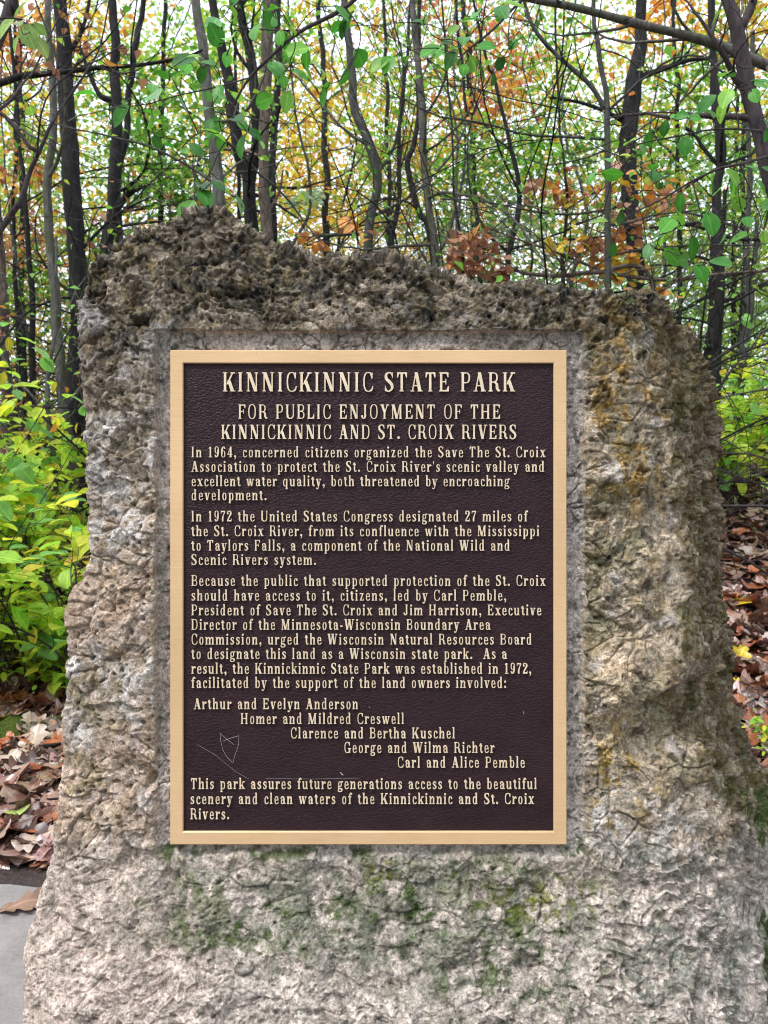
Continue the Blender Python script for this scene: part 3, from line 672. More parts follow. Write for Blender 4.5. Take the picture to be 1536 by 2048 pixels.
def build_plaque():
    # local frame of the plaque: x right, y up, z towards the viewer; its origin is the plaque's centre on the face plane
    c0 = P(737, 1194.5, Z0)
    root = empty('plaque', tuple(c0)); root.rotation_euler = (math.pi/2-PITCH, 0, 0)
    tag(root, 'dark brown cast bronze plaque with raised lettering and pale border on the boulder', 'plaque')
    def lx(px): return (px-737)*UPX
    def ly(py): return (1194.5-py)*UPX
    bev = .0011
    def slab(x0, y0, x1, y1, z0, z1, hole=None):
        pass
    # border: a mitred ring with eased edges
    prof = [(0, -.0160), (0, -bev), (bev, 0), (26*UPX-bev, 0), (26*UPX, -bev), (26*UPX, -.0062)]
    xo0, xo1, yo0, yo1 = lx(340), lx(1133.5), ly(1689.5), ly(700)
    V, Q = [], []
    for (dx_, z) in prof:
        V += [(xo0+dx_, yo0+dx_, z), (xo1-dx_, yo0+dx_, z), (xo1-dx_, yo1-dx_, z), (xo0+dx_, yo1-dx_, z)]
    for a in range(len(prof)-1):
        for k in range(4): Q.append((a*4+k, a*4+(k+1) % 4, a*4+4+(k+1) % 4, a*4+4+k))
    m = mesh_from('border', np.array(V), Q, smooth=False); o = obj('border', m, mat_frame(), root)
    # field: a fine sheet behind the border with a slight cast unevenness, closed at the back
    x0, x1, y0, y1 = lx(364), lx(1111.5), ly(1667), ly(722)
    gx = np.linspace(x0, x1, 90); gy = np.linspace(y0, y1, 120); A_, B_ = np.meshgrid(gx, gy)
    z = -.0045 + .00015*np.sin(A_*37+B_*20)*np.sin(B_*29)
    V = np.column_stack([A_.ravel(), B_.ravel(), z.ravel()]); nx = 90
    r = np.arange(119)[:, None]*nx + np.arange(89)[None]; Q = np.stack([r, r+1, r+nx+1, r+nx], -1).reshape(-1, 4)
    back = np.array([[xo0+.001, yo0+.001, -.0157], [xo1-.001, yo0+.001, -.0157], [xo1-.001, yo1-.001, -.0157], [xo0+.001, yo1-.001, -.0157]])
    Q = np.vstack([Q, [[len(V)+3, len(V)+2, len(V)+1, len(V)]]]); V = np.vstack([V, back])
    obj('field', mesh_from('field', V, Q), mat_panel(), root)
    lm = mat_letters()
    for (txt, xa, xb, yt, yb) in PL:
        sc = (yb-yt)/100*UPX
        widths = [GLY[c][2] if c != ' ' else 36 for c in txt]
        xs = .87 if yt < 880 else .91
        # measure inked width, then share what is left between the gaps
        nat = sum(widths)*xs*sc - 4*sc; tgt = (xb-xa)*UPX
        tr = (tgt-nat)/(len(txt)-1)
        if abs(tr/sc) > 16: xs *= 1 + (tgt-nat - 10*sc*(len(txt)-1))/nat; nat = sum(widths)*xs*sc-4*sc; tr = (tgt-nat)/(len(txt)-1)
        x = lx(xa); Vs, faces, off = [], [], 0
        for ch, wd in zip(txt, widths):
            if ch != ' ':
                v, fs, adv = GLY[ch]; v = v.copy(); lo = 2 if ch.isupper() else 1
                v[:, 0] = x + (v[:, 0]-lo)*sc*xs; v[:, 1] = ly(yb) + v[:, 1]*sc
                zt = v[:, 2].max(); v[:, 2] = -.0030 + (v[:, 2]-zt)*(.0021/11) + .0018
                Vs.append(v); faces += [tuple(i+off for i in f) for f in fs]; off += len(v)
            x += wd*sc*xs + tr
        me = bpy.data.meshes.new('text_line'); me.from_pydata(np.vstack(Vs).tolist(), [], faces); me.materials.append(lm)
        o = bpy.data.objects.new('text_line', me); link(o, root)
    # scratches: thin bright lines, a heart among them
    sm = mat_plain('bare_metal_scratch', (.5, .45, .47), .5)
    def scratch(pts, r=.0002):
        p = np.array([(lx(a), ly(b), -.00425) for a, b in pts]); V, Q = tube(p, np.full(len(p), r), 5)
        obj('scratch', mesh_from('scratch', V, Q), sm, root)
    scratch([(439, 1468), (440, 1482), (444, 1500), (452, 1515), (464, 1527), (466, 1524)])
    scratch([(439, 1468), (450, 1478), (467, 1491)]); scratch([(445, 1484), (456, 1479), (477, 1473)])
    scratch([(477, 1473), (476, 1492), (469, 1512), (465, 1526)])
    scratch([(680, 1546), (683, 1550), (686, 1552)], .0006)
    scratch([(392, 1490), (430, 1512), (470, 1545), (497, 1560)], .00012)
    scratch([(530, 1559), (620, 1560), (720, 1558)], .0001)
    scratch([(1048, 1424), (1049, 1430)], .0004); scratch([(738, 1415), (739, 1417)], .0005)
def tube(p, r, sides=8, cap=True):
    p = np.asarray(p, float); n = len(p); t = np.gradient(p, axis=0); t /= np.linalg.norm(t, axis=1, keepdims=True)+1e-12
    ref = np.array([0, 0, 1.]) if abs(t[:, 2]).mean() < .8 else np.array([1., 0, 0])
    u = np.cross(t, ref); u /= np.linalg.norm(u, axis=1, keepdims=True)+1e-12; v = np.cross(u, t)
    a = np.arange(sides)/sides*2*np.pi
    r = np.asarray(r, float)
    R_ = r[:, None] if r.ndim == 1 else r
    V = p[:, None] + R_[..., None]*(np.cos(a)[None, :, None]*u[:, None] + np.sin(a)[None, :, None]*v[:, None])
    i = np.arange(n-1)[:, None]*sides; j = np.arange(sides)[None]; jn = (j+1) % sides
    Q = np.stack([i+j, i+sides+j, i+sides+jn, i+jn], -1).reshape(-1, 4)
    return V.reshape(-1, 3), Q
build_plaque()
# ================================================================ ground, paving
def mat_ground():
    t = NT('forest_soil'); co = t.coord()
    n = t.noise(co, 6, 5, .65); n2 = t.noise(co, 60, 4, .6)
    c = t.ramp(n, [(.3, (.030, .022, .019)), (.7, (.075, .055, .048))])
    c = t.mix(.6, c, t.ramp(n2, [(.3, .5), (.7, 1.5)]), 'MULTIPLY')
    return t.done(t.pbsdf(c, .8, 0, t.bump(n2, .9, .02), .35))
def mat_paving():
    t = NT('worn_concrete'); co = t.coord()
    n = t.noise(co, 5, 4, .6); n2 = t.noise(co, 130, 3, .6); n3 = t.noise(co, 18, 4, .6); n9 = t.noise(co, 75, 2, .5)
    c = t.ramp(n, [(.3, (.215, .195, .185)), (.7, (.30, .272, .26))])
    c = t.mix(.5, c, t.ramp(n2, [(.3, .75), (.7, 1.2)]), 'MULTIPLY')
    c = t.mix(.5, c, t.ramp(n3, [(.35, .8), (.65, 1.15)]), 'MULTIPLY')
    c = t.mix(t.ramp(n9, [(.70, 0), (.74, .6)]), c, (.07, .06, .05)); c = t.mix(t.ramp(n, [(.56, 0), (.66, .35)]), c, (.12, .10, .09))
    return t.done(t.pbsdf(c, .75, 0, t.bump(n2, .5, .003), .35))
def mat_rock():
    t = NT('mossy_rock'); co = t.coord(); n = t.noise(co, 14, 5, .6); n2 = t.noise(co, 90, 3)
    g = t.n('ShaderNodeNewGeometry'); s = t.n('ShaderNodeSeparateXYZ'); t.l(g.outputs['Normal'], s.inputs[0])
    rock = t.ramp(n, [(.3, (.035, .032, .033)), (.7, (.09, .08, .08))])
    mossc = t.ramp(n2, [(.3, (.025, .04, .006)), (.7, (.08, .11, .016))])
    a = t.n('ShaderNodeMath', operation='MULTIPLY_ADD'); a.inputs[1].default_value = .5; t.l(n, a.inputs[0]); t.l(s.outputs[2], a.inputs[2])
    c = t.mix(t.ramp(a.outputs[0], [(.72, 0), (.86, 1)]), rock, mossc)
    return t.done(t.pbsdf(c, .9, 0, t.bump(n2, .8, .01), .2))
xs = np.concatenate([np.linspace(-140, -9, 14), np.linspace(-8, 8, 140), np.linspace(9, 140, 14)])
ys = np.concatenate([np.linspace(-140, -5, 12), np.linspace(-4, 12, 150), np.linspace(13, 160, 14)])
A_, B_ = np.meshgrid(xs, ys); Zg = ground_z(A_, B_)
r = np.arange(len(ys)-1)[:, None]*len(xs) + np.arange(len(xs)-1)[None]
Q = np.stack([r, r+1, r+len(xs)+1, r+len(xs)], -1).reshape(-1, 4)
tag(obj('ground', mesh_from('ground', np.column_stack([A_.ravel(), B_.ravel(), Zg.ravel()]), Q), mat_ground()), kind='structure')
def build_paving():                              # concrete apron round the foot of the stone
    out = [(-4, -3.5), (4, -3.5), (4, 1.0), (1.3, 1.15), (.95, 1.45), (.2, 1.75), (-.6, 1.86), (-1.0, 1.93), (-1.5, 1.93), (-2.4, 1.99), (-4, 2.0)]
    p = np.array(out); d = np.roll(p, -1, 0)-p
    V, F_ = [], []
    n = len(p); inset = .012
    c = p.mean(0); pin = p + (c-p)/np.linalg.norm(c-p, axis=1)[:, None]*inset
    V = [(a, b, -.1) for a, b in p] + [(a, b, .028) for a, b in p] + [(a, b, .038) for a, b in pin]
    for k in range(n):
        k2 = (k+1) % n; F_ += [(k, k2, n+k2, n+k), (n+k, n+k2, 2*n+k2, 2*n+k)]
    F_.append(tuple(range(2*n, 3*n)))
    me = bpy.data.meshes.new('paving'); me.from_pydata(V, [], F_)
    tag(obj('paving', me, mat_paving()), kind='structure')
build_paving()
def build_mossy_rock():
    n, m = 70, 44; u = np.linspace(0, 2*np.pi, n, endpoint=False); v = np.linspace(.02, np.pi-.02, m)
    U, V_ = np.meshgrid(u, v); d = np.stack([np.cos(U)*np.sin(V_), np.sin(U)*np.sin(V_), np.cos(V_)], -1).reshape(-1, 3)
    s = np.sign(d)*np.abs(d)**.75
    p = s*np.array([.52, .13, .06]); p += d*(.05*fbm(p.astype(np.float32), 5, 3, 90)+.012*fbm(p.astype(np.float32), 30, 3, 93))[:, None]
    c = np.array([-1.64, 2.98, .0]); i = np.arange(m-1)[:, None]*n; j = np.arange(n)[None]; jn = (j+1) % n
    Q = np.stack([i+j, i+n+j, i+n+jn, i+jn], -1).reshape(-1, 4)
    o = obj('mossy_rock', mesh_from('mossy_rock', p+c, Q), mat_rock(), at=c)
    tag(o, 'low dark rock with a bright moss top left of the boulder', 'rock')
build_mossy_rock()

# ================================================================ leaves and wood
def lin(*c): return tuple(c)
GRN, BGR, YGR, YEL, ORA, RED, RUS, PAL = (.10, .25, .03), (.19, .44, .05), (.38, .56, .06), (.78, .54, .06), (.72, .31, .06), (.60, .20, .12), (.42, .21, .12), (.42, .58, .32)
def simple_template(fine=True):
    if fine:
        t = np.array([0, .1, .28, .5, .72, .9, 1.0]); wd = np.array([.012, .15, .285, .345, .295, .165, .006])
    else:
        t = np.array([0, .4, 1.0]); wd = np.array([.01, .36, .005])
    V = []
    for a, b in zip(t, wd):
        dz = -.22*a*a
        V += [(a, -b, dz+.28*b), (a, 0, dz), (a, b, dz+.28*b)]
    Q = []
    for k in range(len(t)-1):
        Q += [(3*k, 3*k+1, 3*k+4, 3*k+3), (3*k+1, 3*k+2, 3*k+5, 3*k+4)]
    return np.array(V), np.array(Q)
def oak_template(rng):
    t = np.linspace(0, 1, 25); nl = 3.6
    env = np.interp(t, [0, .09, .12, .35, .6, .85, .95, 1], [.008, .012, .10, .28, .42, .30, .16, .02])
    lob = np.abs(np.sin(np.pi*nl*(t-.1)/.9))**.7; lob = np.where(t < .1, 0, lob)
    wd = np.where(t < .1, .01, env*(.32+.75*lob)); sh = .10*lob*env
    wl = wd*(1+.18*np.sin(7*t+rng.uniform(0, 6))); wr = wd*(1+.18*np.sin(7*t+rng.uniform(0, 6)))
    c1, c2, c3 = rng.uniform(-.6, 1.3), rng.uniform(-.5, .6), rng.uniform(-.8, .8)
    V = []
    for k in range(len(t)):
        for fr in (-1, -.5, 0, .5, 1):
            b = fr*(wl[k] if fr < 0 else wr[k]); x = t[k] + sh[k]*fr*fr*1.4
            z = c1*b*b*1.4 + c2*(x-.4)**2 + c3*b*(x-.5) + .025*math.sin(9*x+fr*4+c3*5) + .05*abs(fr)*math.sin(14*x+c1*6)*abs(b)*3
            V.append((x-.5, b, z))
    Q = [(5*k+a, 5*k+a+1, 5*k+a+6, 5*k+a+5) for k in range(len(t)-1) for a in range(4)]
    return np.array(V), np.array(Q)
LEAF_F, LEAF_C = simple_template(True), simple_template(False)
DIA = (np.array([(0, 0, 0), (.5, -.36, .06), (1, 0, -.1), (.5, .36, .06)]), np.array([(0, 1, 2, 3)]))
def leaf_cloud(c, size, col, tpl, rng, up=.55, droop=.25, axis=None, nrm=None):
    c = np.asarray(c, float); n = len(c); V0, Q0 = tpl
    d = rng.normal(size=(n, 3)); d[:, 2] = d[:, 2]*.5 - droop
    if axis is not None: d = axis + .35*d
    d /= np.linalg.norm(d, axis=1, keepdims=True)
    z = rng.normal(size=(n, 3)); z[:, 2] = np.abs(z[:, 2]) + up*2
    if nrm is not None: z = z*.45 + nrm
    z -= (z*d).sum(1, keepdims=True)*d; z /= np.linalg.norm(z, axis=1, keepdims=True)+1e-9
    y = np.cross(z, d); size = np.broadcast_to(np.asarray(size, float), (n,)); wv = rng.uniform(.8, 1.15, n)
    V = c[:, None] + size[:, None, None]*(V0[None, :, :1]*d[:, None] + (V0[None, :, 1:2]*wv[:, None, None])*y[:, None] + V0[None, :, 2:]*z[:, None])
    Q = (np.arange(n)*len(V0))[:, None, None] + Q0[None]
    C = np.repeat(np.asarray(col, float), len(V0), 0)
    return V.reshape(-1, 3), Q.reshape(-1, 4), C
def palette(rng, n, pal, var=.22):
    names, wts = zip(*pal); k = rng.choice(len(names), n, p=np.array(wts)/sum(wts))
    c = np.array(names)[k]*rng.uniform(1-var, 1+var*1.2, (n, 1))*rng.uniform(.9, 1.1, (n, 3)); return np.clip(c, .01, .8)
def leaf_mesh(name, V, Q, C, tpl):              # every leaf also carries its own length and breadth coordinates
    V0 = tpl[0]; me = mesh_from(name, V, Q, col=C)
    a = me.color_attributes.new('Leaf', 'FLOAT_COLOR', 'POINT'); lo = np.zeros((len(V0), 4), np.float32)
    lo[:, 0] = V0[:, 0]-V0[:, 0].min(); lo[:, 1] = V0[:, 1]+.5; a.data.foreach_set('color', np.tile(lo, (len(V)//len(V0), 1)).ravel())
    me.color_attributes.active_color = me.color_attributes['Col']; return me
class Wood:
    def __init__(s): s.V, s.Q, s.n = [], [], 0
    def tube(s, p, r, sides=5):
        V, Q = tube(p, r, sides); s.V.append(V); s.Q.append(Q+s.n); s.n += len(V)
    def mesh(s, name): return mesh_from(name, np.vstack(s.V), np.vstack(s.Q))
def spline(pts, n):
    p = np.array(pts, float); m = len(p); out = []
    for u in np.linspace(0, m-1, n):
        i = min(int(u), m-2); v = u-i; p0, p1, p2, p3 = p[max(i-1, 0)], p[i], p[i+1], p[min(i+2, m-1)]
        out.append(.5*(2*p1+(p2-p0)*v+(2*p0-5*p1+4*p2-p3)*v*v+(3*p1-p0-3*p2+p3)*v**3))
    return np.array(out)
def walk(p0, d, length, n, rng, wob=.25, lift=.05):
    p = [np.array(p0, float)]; d = np.array(d, float)/np.linalg.norm(d); st = length/n
    bend = rng.normal(size=3)*.10
    for _ in range(n):
        d = d + rng.normal(size=3)*wob*.55 + bend + np.array([0, 0, lift]); d /= np.linalg.norm(d); p.append(p[-1]+d*st)
    return np.array(p)
def limb(wood, p, r0, r1, rng, twigs=6, tips=None, tl=(.3, .9), sides=6, sub=2):
    n = len(p); wood.tube(p, np.linspace(r0, r1, n)*rng.uniform(.9, 1.1, n), sides)
    L = np.linalg.norm(np.diff(p, axis=0), axis=1).sum()
    for _ in range(twigs):
        i = rng.integers(max(1, n//5), n-1); d = p[i]-p[i-1]; d = d/np.linalg.norm(d) + rng.normal(size=3)*.75
        l = rng.uniform(*tl)*min(1, L); q = walk(p[i], d, l, 7, rng, .3, .04); rr = max(.0016, (r0+(r1-r0)*i/n)*.45)
        wood.tube(q, np.linspace(rr, .0012, 8), 4)
        if tips is not None: tips += [q[-1], q[5], q[3]]
        for _ in range(rng.integers(0, sub+1)):
            k = rng.integers(2, 7); d2 = (q[k]-q[k-1]); d2 = d2/np.linalg.norm(d2)+rng.normal(size=3)*.8
            q2 = walk(q[k], d2, l*rng.uniform(.3, .6), 5, rng, .3, .03); wood.tube(q2, np.linspace(rr*.55, .001, 6), 3)
            if tips is not None: tips += [q2[-1], q2[3]]
BARK = {}
BARK['dark'] = mat_bark('dark_bark', (.006, .0055, .006), (.028, .025, .025))
BARK['grey'] = mat_bark('grey_bark', (.045, .042, .038), (.14, .13, .115), .5, .3)
BARK['brown'] = mat_bark('purple_brown_bark', (.028, .020, .022), (.075, .058, .062))
BARK['snag'] = mat_bark('dead_wood', (.05, .036, .028), (.19, .145, .115))
BARK['lichen'] = mat_bark('lichened_bark', (.03, .03, .03), (.085, .085, .08), .3, .6)
LEAFM = mat_leaf('leaf', .45, .45, .25); NEARLEAF = mat_leaf('glossy_leaf', .4, .4, .75, .35, .8); DRY = mat_leaf('dry_leaf', .25, .5, .2, .35); WETL = mat_leaf('fallen_leaf', .03, .27, .5, .8, .6)
TREES = []
def tree(name, label, cat, path, Z, wpx, bark='dark', nb=6, limbs=(), clusters=(), pal=None, nleaf=0, lsize=.05, seed=0, group=None, blen=(.7, 2.0), rise=1.6, zband=(1.0, 3.3), tpl=None, leafmat=None, twigs=7):
    # path: photograph pixels from the top down; the trunk carries on below to the ground and above the frame
    rng = np.random.default_rng(1000+seed)
    pts = [P(x, y, Z) for x, y in path]; wm = [w_*Z/F/2*.92 for w_ in (wpx if hasattr(wpx, '__len__') else [wpx*.8, wpx])]
    d = pts[0]-pts[1]; d = d/np.linalg.norm(d)
    if rise: pts = [pts[0] + (d+np.array([0, 0, .6]))*rise*.55] + pts
    last = pts[-1]; dd = pts[-1]-pts[-2]; sl = dd[:2]/max(.1, abs(dd[2]))
    gz0 = float(ground_z(last[0], last[1])); h = max(.05, last[2]-gz0)
    foot = np.array([last[0]+np.clip(sl[0], -.12, .12)*h*.6, last[1]+.0, 0]); foot[2] = float(ground_z(foot[0], foot[1]))-.06
    pts.append((last+foot)/2+np.array([.02, 0, 0])*rng.normal()); pts.append(foot)
    p = spline(pts, 46); rad = np.interp(np.linspace(0, 1, 46), np.linspace(0, 1, len(wm)+2), [wm[0]*.75]+list(wm)+[wm[-1]*1.3])
    pw = np.column_stack([np.full(46, seed*1.7), np.zeros(46), p[:, 2]*1.0]).astype(np.float32); amp = .022*Z/5*np.clip(np.minimum(np.arange(46), 45-np.arange(46))/5, 0, 1)
    p[:, 0] += amp*(noise(pw, 2.3, 5) + .5*noise(pw, 5.5, 6))
    root = empty(name, tuple(foot)); tag(root, label, cat, group)
    sides = 12; rr = rad[:, None]*(1+.09*np.array([noise(np.column_stack([p[:, 0]*9+k, p[:, 1]*9, p[:, 2]*2.2+k*.7+seed]).astype(np.float32), 1.0, 3) for k in range(sides)]).T)
    V, Q = tube(p, rr, sides); obj('trunk', mesh_from('trunk', V, Q), BARK[bark], root, at=foot)
    tips = []
    for (lp, w0, w1, tw) in limbs:               # limbs read off the photograph, fastened to the trunk where it passes
        q = [P(x, y, Z_) for x, y, Z_ in [(a[0], a[1], a[2] if len(a) > 2 else Z) for a in lp]]
        k = np.argmin(np.linalg.norm(p-q[0], axis=1)); q = spline([p[k]]+q if np.linalg.norm(p[k]-q[0]) > .03 else q, 30)
        W = Wood(); limb(W, q, w0*Z/F/2, w1*Z/F/2, rng, tw, tips, sides=8)
        obj('branch', W.mesh('branch'), BARK[bark], root, at=foot)
    vis = [i for i in range(46) if zband[0] < p[i, 2] < zband[1]]
    for _ in range(nb if vis else 0):
        i = vis[rng.integers(len(vis))]; a = rng.uniform(0, 2*np.pi)
        d = np.array([np.cos(a)*1.1, np.sin(a)*.7, rng.uniform(-.1, .8)]); L = rng.uniform(*blen); W = Wood()
        limb(W, walk(p[i], d, L, 12, rng, .22, .03), min(rad[i]*.55, .016)*rng.uniform(.5, 1), .002, rng, twigs, tips)
        obj('branch', W.mesh('branch'), BARK[bark], root, at=foot)
    c, col, sz = [], [], []
    if nleaf and tips:
        t_ = np.array(tips); k = rng.integers(len(t_), size=nleaf); c.append(t_[k]+rng.normal(size=(nleaf, 3))*.05); col.append(palette(rng, nleaf, pal)); sz.append(lsize*rng.uniform(.6, 1.25, nleaf))
    for (x, y, Zc, rx, ry, cnt, pl, ls) in clusters:
        u = rng.normal(size=(cnt, 3)); u /= np.linalg.norm(u, axis=1, keepdims=True); u *= rng.uniform(.15, 1, (cnt, 1))**.5
        # clumps inside the crown
        nc = max(3, cnt//22); ctr = u[:nc]; k = rng.integers(nc, size=cnt); u = ctr[k] + rng.normal(size=(cnt, 3))*.24
        q = P(x, y, Zc) + u*np.array([rx, rx*.8, ry])*Zc/F
        c.append(q); col.append(palette(rng, cnt, pl)); sz.append(ls*rng.uniform(.65, 1.25, cnt))
    if c:
        V, Q, C = leaf_cloud(np.vstack(c), np.concatenate(sz), np.vstack(col), tpl or LEAF_C, rng)
        obj('foliage', mesh_from('foliage', V, Q, col=C), leafmat or LEAFM, root, at=foot)
    return root
# ================================================================ the trees behind the stone
gp = [(GRN, 3), (BGR, 4), (YGR, 2)]; rp = [(RUS, 3), (ORA, 2)]; yp = [(YEL, 5), (ORA, 1.5), (YGR, 1)]; op = [(RED, 2.5), (ORA, 3), (YEL, .6)]
tree('slender_tree', 'slender grey-brown trunk standing just left of the thick black trunk', 'tree', [(95, 0), (104, 150), (108, 250), (96, 360), (100, 470), (110, 600), (126, 780)], 5.2, [15, 17, 20, 22], 'grey', 5, pal=gp, nleaf=60, seed=1)
tree('dark_tree', 'thick black trunk hung with small rusty leaves left of the boulder', 'tree', [(122, 0), (134, 200), (146, 400), (160, 620), (152, 840)], 5.8, [32, 38, 42, 46], 'dark', 9,
     pal=rp, nleaf=150, lsize=.075, seed=2, limbs=[([(128, 120), (160, 70), (175, 20), (185, -40)], 10, 6, 8), ([(150, 520), (190, 470), (240, 425), (300, 395)], 9, 4, 8)], tpl=LEAF_C, leafmat=DRY)
tree('dark_tree', 'dark forked trunk behind the left shoulder of the boulder', 'tree', [(226, 0), (231, 100), (232, 250), (228, 400), (214, 520), (210, 640)], 6.6, [20, 24, 27, 40], 'dark', 8, pal=gp, nleaf=300, lsize=.06, seed=3,
     limbs=[([(224, 200), (200, 190), (180, 150), (160, 95)], 14, 7, 6), ([(232, 420), (255, 390), (290, 370)], 20, 8, 5)])
tree('leaning_tree', 'short dark trunk leaning left at the top above the left shoulder', 'tree', [(288, 0), (276, 70), (266, 130), (258, 240), (240, 330), (238, 480)], 7.0, [13, 14, 15, 20], 'dark', 6, pal=gp, nleaf=220, lsize=.06, seed=4)
tree('grey_tree', 'straight pale grey trunk rising behind the peak of the boulder', 'tree', [(395, 0), (408, 110), (422, 250), (434, 350), (441, 430)], 5.0, [21, 24, 26, 28], 'grey', 6, pal=gp, nleaf=120, seed=5)
tree('dark_tree', 'dark trunk curving right to join its neighbour behind the peak', 'tree', [(423, 0), (438, 60), (455, 150), (466, 240), (480, 310), (498, 370), (504, 470)], 5.6, [20, 24, 28, 30], 'dark', 5, pal=gp, nleaf=120, seed=6,
     limbs=[([(500, 360), (512, 300), (514, 240), (506, 150), (497, 90), (482, 30), (478, -60)], 24, 16, 7)])
tree('tree_snag', 'brown weathered dead trunk right of the peak of the boulder', 'dead tree', [(541, 0), (538, 60), (532, 200), (528, 330), (533, 480)], 5.4, [27, 25, 22, 27], 'snag', 2, seed=7, blen=(.4, .9),
     limbs=[([(532, 430), (548, 405), (560, 380), (566, 340)], 7, 4, 3)])
tree('dark_tree', 'thin dark trunk directly behind the brown dead trunk', 'tree', [(556, 40), (553, 150), (548, 240), (546, 330), (543, 440)], 6.6, [15, 15, 17, 18], 'dark', 6, pal=gp, nleaf=120, seed=8)
tree('crooked_tree', 'crooked dark trunk with an elbow before the yellow leaves', 'tree', [(692, 0), (696, 70), (700, 150), (708, 215), (728, 270), (748, 330), (752, 375), (742, 430), (735, 500)], 5.3, [15, 18, 21, 20, 20], 'lichen', 5, pal=gp, nleaf=60, seed=9)
tree('slim_tree', 'slim straight grey trunk right of the elbowed trunk', 'tree', [(826, 0), (832, 100), (840, 200), (846, 300), (858, 420), (871, 540)], 4.8, [13, 16, 16, 18], 'grey', 7, pal=gp, nleaf=80, seed=10, group=None)
tree('forked_tree', 'dark trunk with a fork leaning against the slim grey trunk', 'tree', [(838, 120), (838, 220), (828, 290), (816, 325), (826, 380), (842, 430), (858, 480)], 5.1, [10, 13, 14, 12], 'dark', 4, seed=11, pal=gp, nleaf=60, rise=1.2)
tree('slim_tree', 'thin dark stem left of the slim grey trunk', 'tree', [(818, 60), (806, 180), (800, 330), (795, 420), (786, 505)], 5.5, [7, 9, 11, 12], 'dark', 5, seed=12, pal=gp, nleaf=80)
tree('curved_tree', 'thin curving black trunk in the middle of the right thicket', 'tree', [(965, 90), (985, 150), (1008, 235), (1024, 300), (1038, 360), (1036, 430), (1026, 490), (1014, 548)], 4.6, [7, 10, 12, 12], 'dark', 8, seed=13, pal=gp, nleaf=110)
tree('slim_tree', 'upright lichened trunk in front of the rusty oak leaves', 'tree', [(1186, 0), (1196, 80), (1206, 170), (1212, 260), (1217, 360), (1215, 480), (1213, 585)], 4.2, [10, 13, 14, 15], 'lichen', 7, seed=14, pal=gp, nleaf=60,
     limbs=[([(1208, 215), (1180, 170), (1130, 125), (1085, 80), (1060, 40), (1040, -30)], 10, 7, 9), ([(1216, 420), (1150, 428), (1080, 425), (960, 402), (880, 398)], 6, 3, 12), ([(1214, 450), (1260, 445), (1310, 430), (1400, 420)], 6, 3, 10)])
tree('tree_snag', 'broad broken black trunk in the upper right woods', 'dead tree', [(1282, 20), (1276, 90), (1268, 150), (1258, 230), (1252, 300), (1262, 420), (1270, 520)], 7.2, [26, 38, 36, 34], 'dark', 8, seed=15, pal=rp, nleaf=60, lsize=.08,
     limbs=[([(1265, 160), (1320, 140), (1380, 120), (1430, 118)], 14, 6, 8), ([(1256, 250), (1216, 225), (1160, 205), (1100, 195)], 12, 5, 8)])
tree('leaning_tree', 'purple-brown leaning trunk at the upper right edge with fresh leaf sprays', 'tree', [(1440, -60), (1462, 25), (1474, 70), (1486, 130), (1504, 205), (1520, 265), (1534, 340), (1575, 450), (1640, 600), (1700, 800)], 2.7, [27, 32, 34, 36], 'brown', 2, seed=16, pal=gp, nleaf=10, rise=.6, zband=(1.9, 2.9), blen=(.4, .8),
     limbs=[([(1478, 60), (1500, 20), (1520, -40)], 20, 14, 2)])
tree('grey_tree', 'tree right of the frame whose grey limb arches across the upper right', 'tree', [(1790, -150), (1770, 200), (1760, 600), (1755, 900)], 3.2, [60, 70, 80], 'grey', 2, seed=17,
     limbs=[([(1690, 230), (1610, 165), (1536, 132), (1478, 108), (1433, 89), (1368, 70), (1288, 51), (1198, 27), (1133, 11), (1058, -2), (980, -30)], 26, 12, 9)])
tree('grey_tree', 'tree left of the frame whose dark limb reaches across the upper left', 'tree', [(-210, -100), (-190, 200), (-180, 600), (-175, 900)], 4.0, [50, 60, 70], 'dark', 2, seed=18, pal=rp, nleaf=30, lsize=.07, leafmat=DRY,
     limbs=[([(-100, 190), (0, 166), (50, 150), (100, 147), (200, 135), (280, 130), (370, 114), (405, 100)], 17, 5, 9)])
tree('leaning_tree', 'purplish forked sapling leaning in from the left edge', 'tree', [(208, 70), (196, 110), (170, 150), (135, 200), (100, 250), (76, 300), (55, 345), (36, 400), (0, 452), (-60, 560), (-85, 760)], 2.9, [4, 6, 9, 13, 15], 'brown', 2, seed=19, rise=.25, blen=(.3, .7), zband=(1.4, 2.6),
     limbs=[([(74, 302), (58, 292), (42, 270), (20, 244), (0, 226), (-60, 200)], 9, 7, 5)])
tree('leaning_tree', 'stout purplish trunk crossing the upper left corner', 'tree', [(34, -50), (22, 5), (10, 45), (-6, 85), (-60, 220), (-120, 500)], 2.9, [20, 22, 24, 28], 'brown', 2, seed=20, pal=rp, nleaf=30, lsize=.05, leafmat=DRY, zband=(1.8, 3.2))
tree('dark_tree', 'dark straight trunk at the far left edge above the yellow-green saplings', 'tree', [(-6, 380), (0, 480), (6, 600), (12, 760)], 6.0, [20, 21, 24], 'snag', 4, seed=21, pal=rp, nleaf=60, leafmat=DRY)
tree('dark_tree', 'thin dark stem between the far left trunk and the slender grey-brown trunk', 'tree', [(40, 300), (52, 420), (60, 560), (64, 760)], 6.8, [9, 12, 15], 'dark', 6, seed=22, pal=gp, nleaf=160)
tree('slim_tree', 'short thin stem at the foot of the slender grey-brown trunk', 'tree', [(112, 560), (108, 660), (100, 730), (96, 800)], 4.7, [7, 9, 11], 'grey', 3, seed=23, pal=gp, nleaf=60, rise=.3)
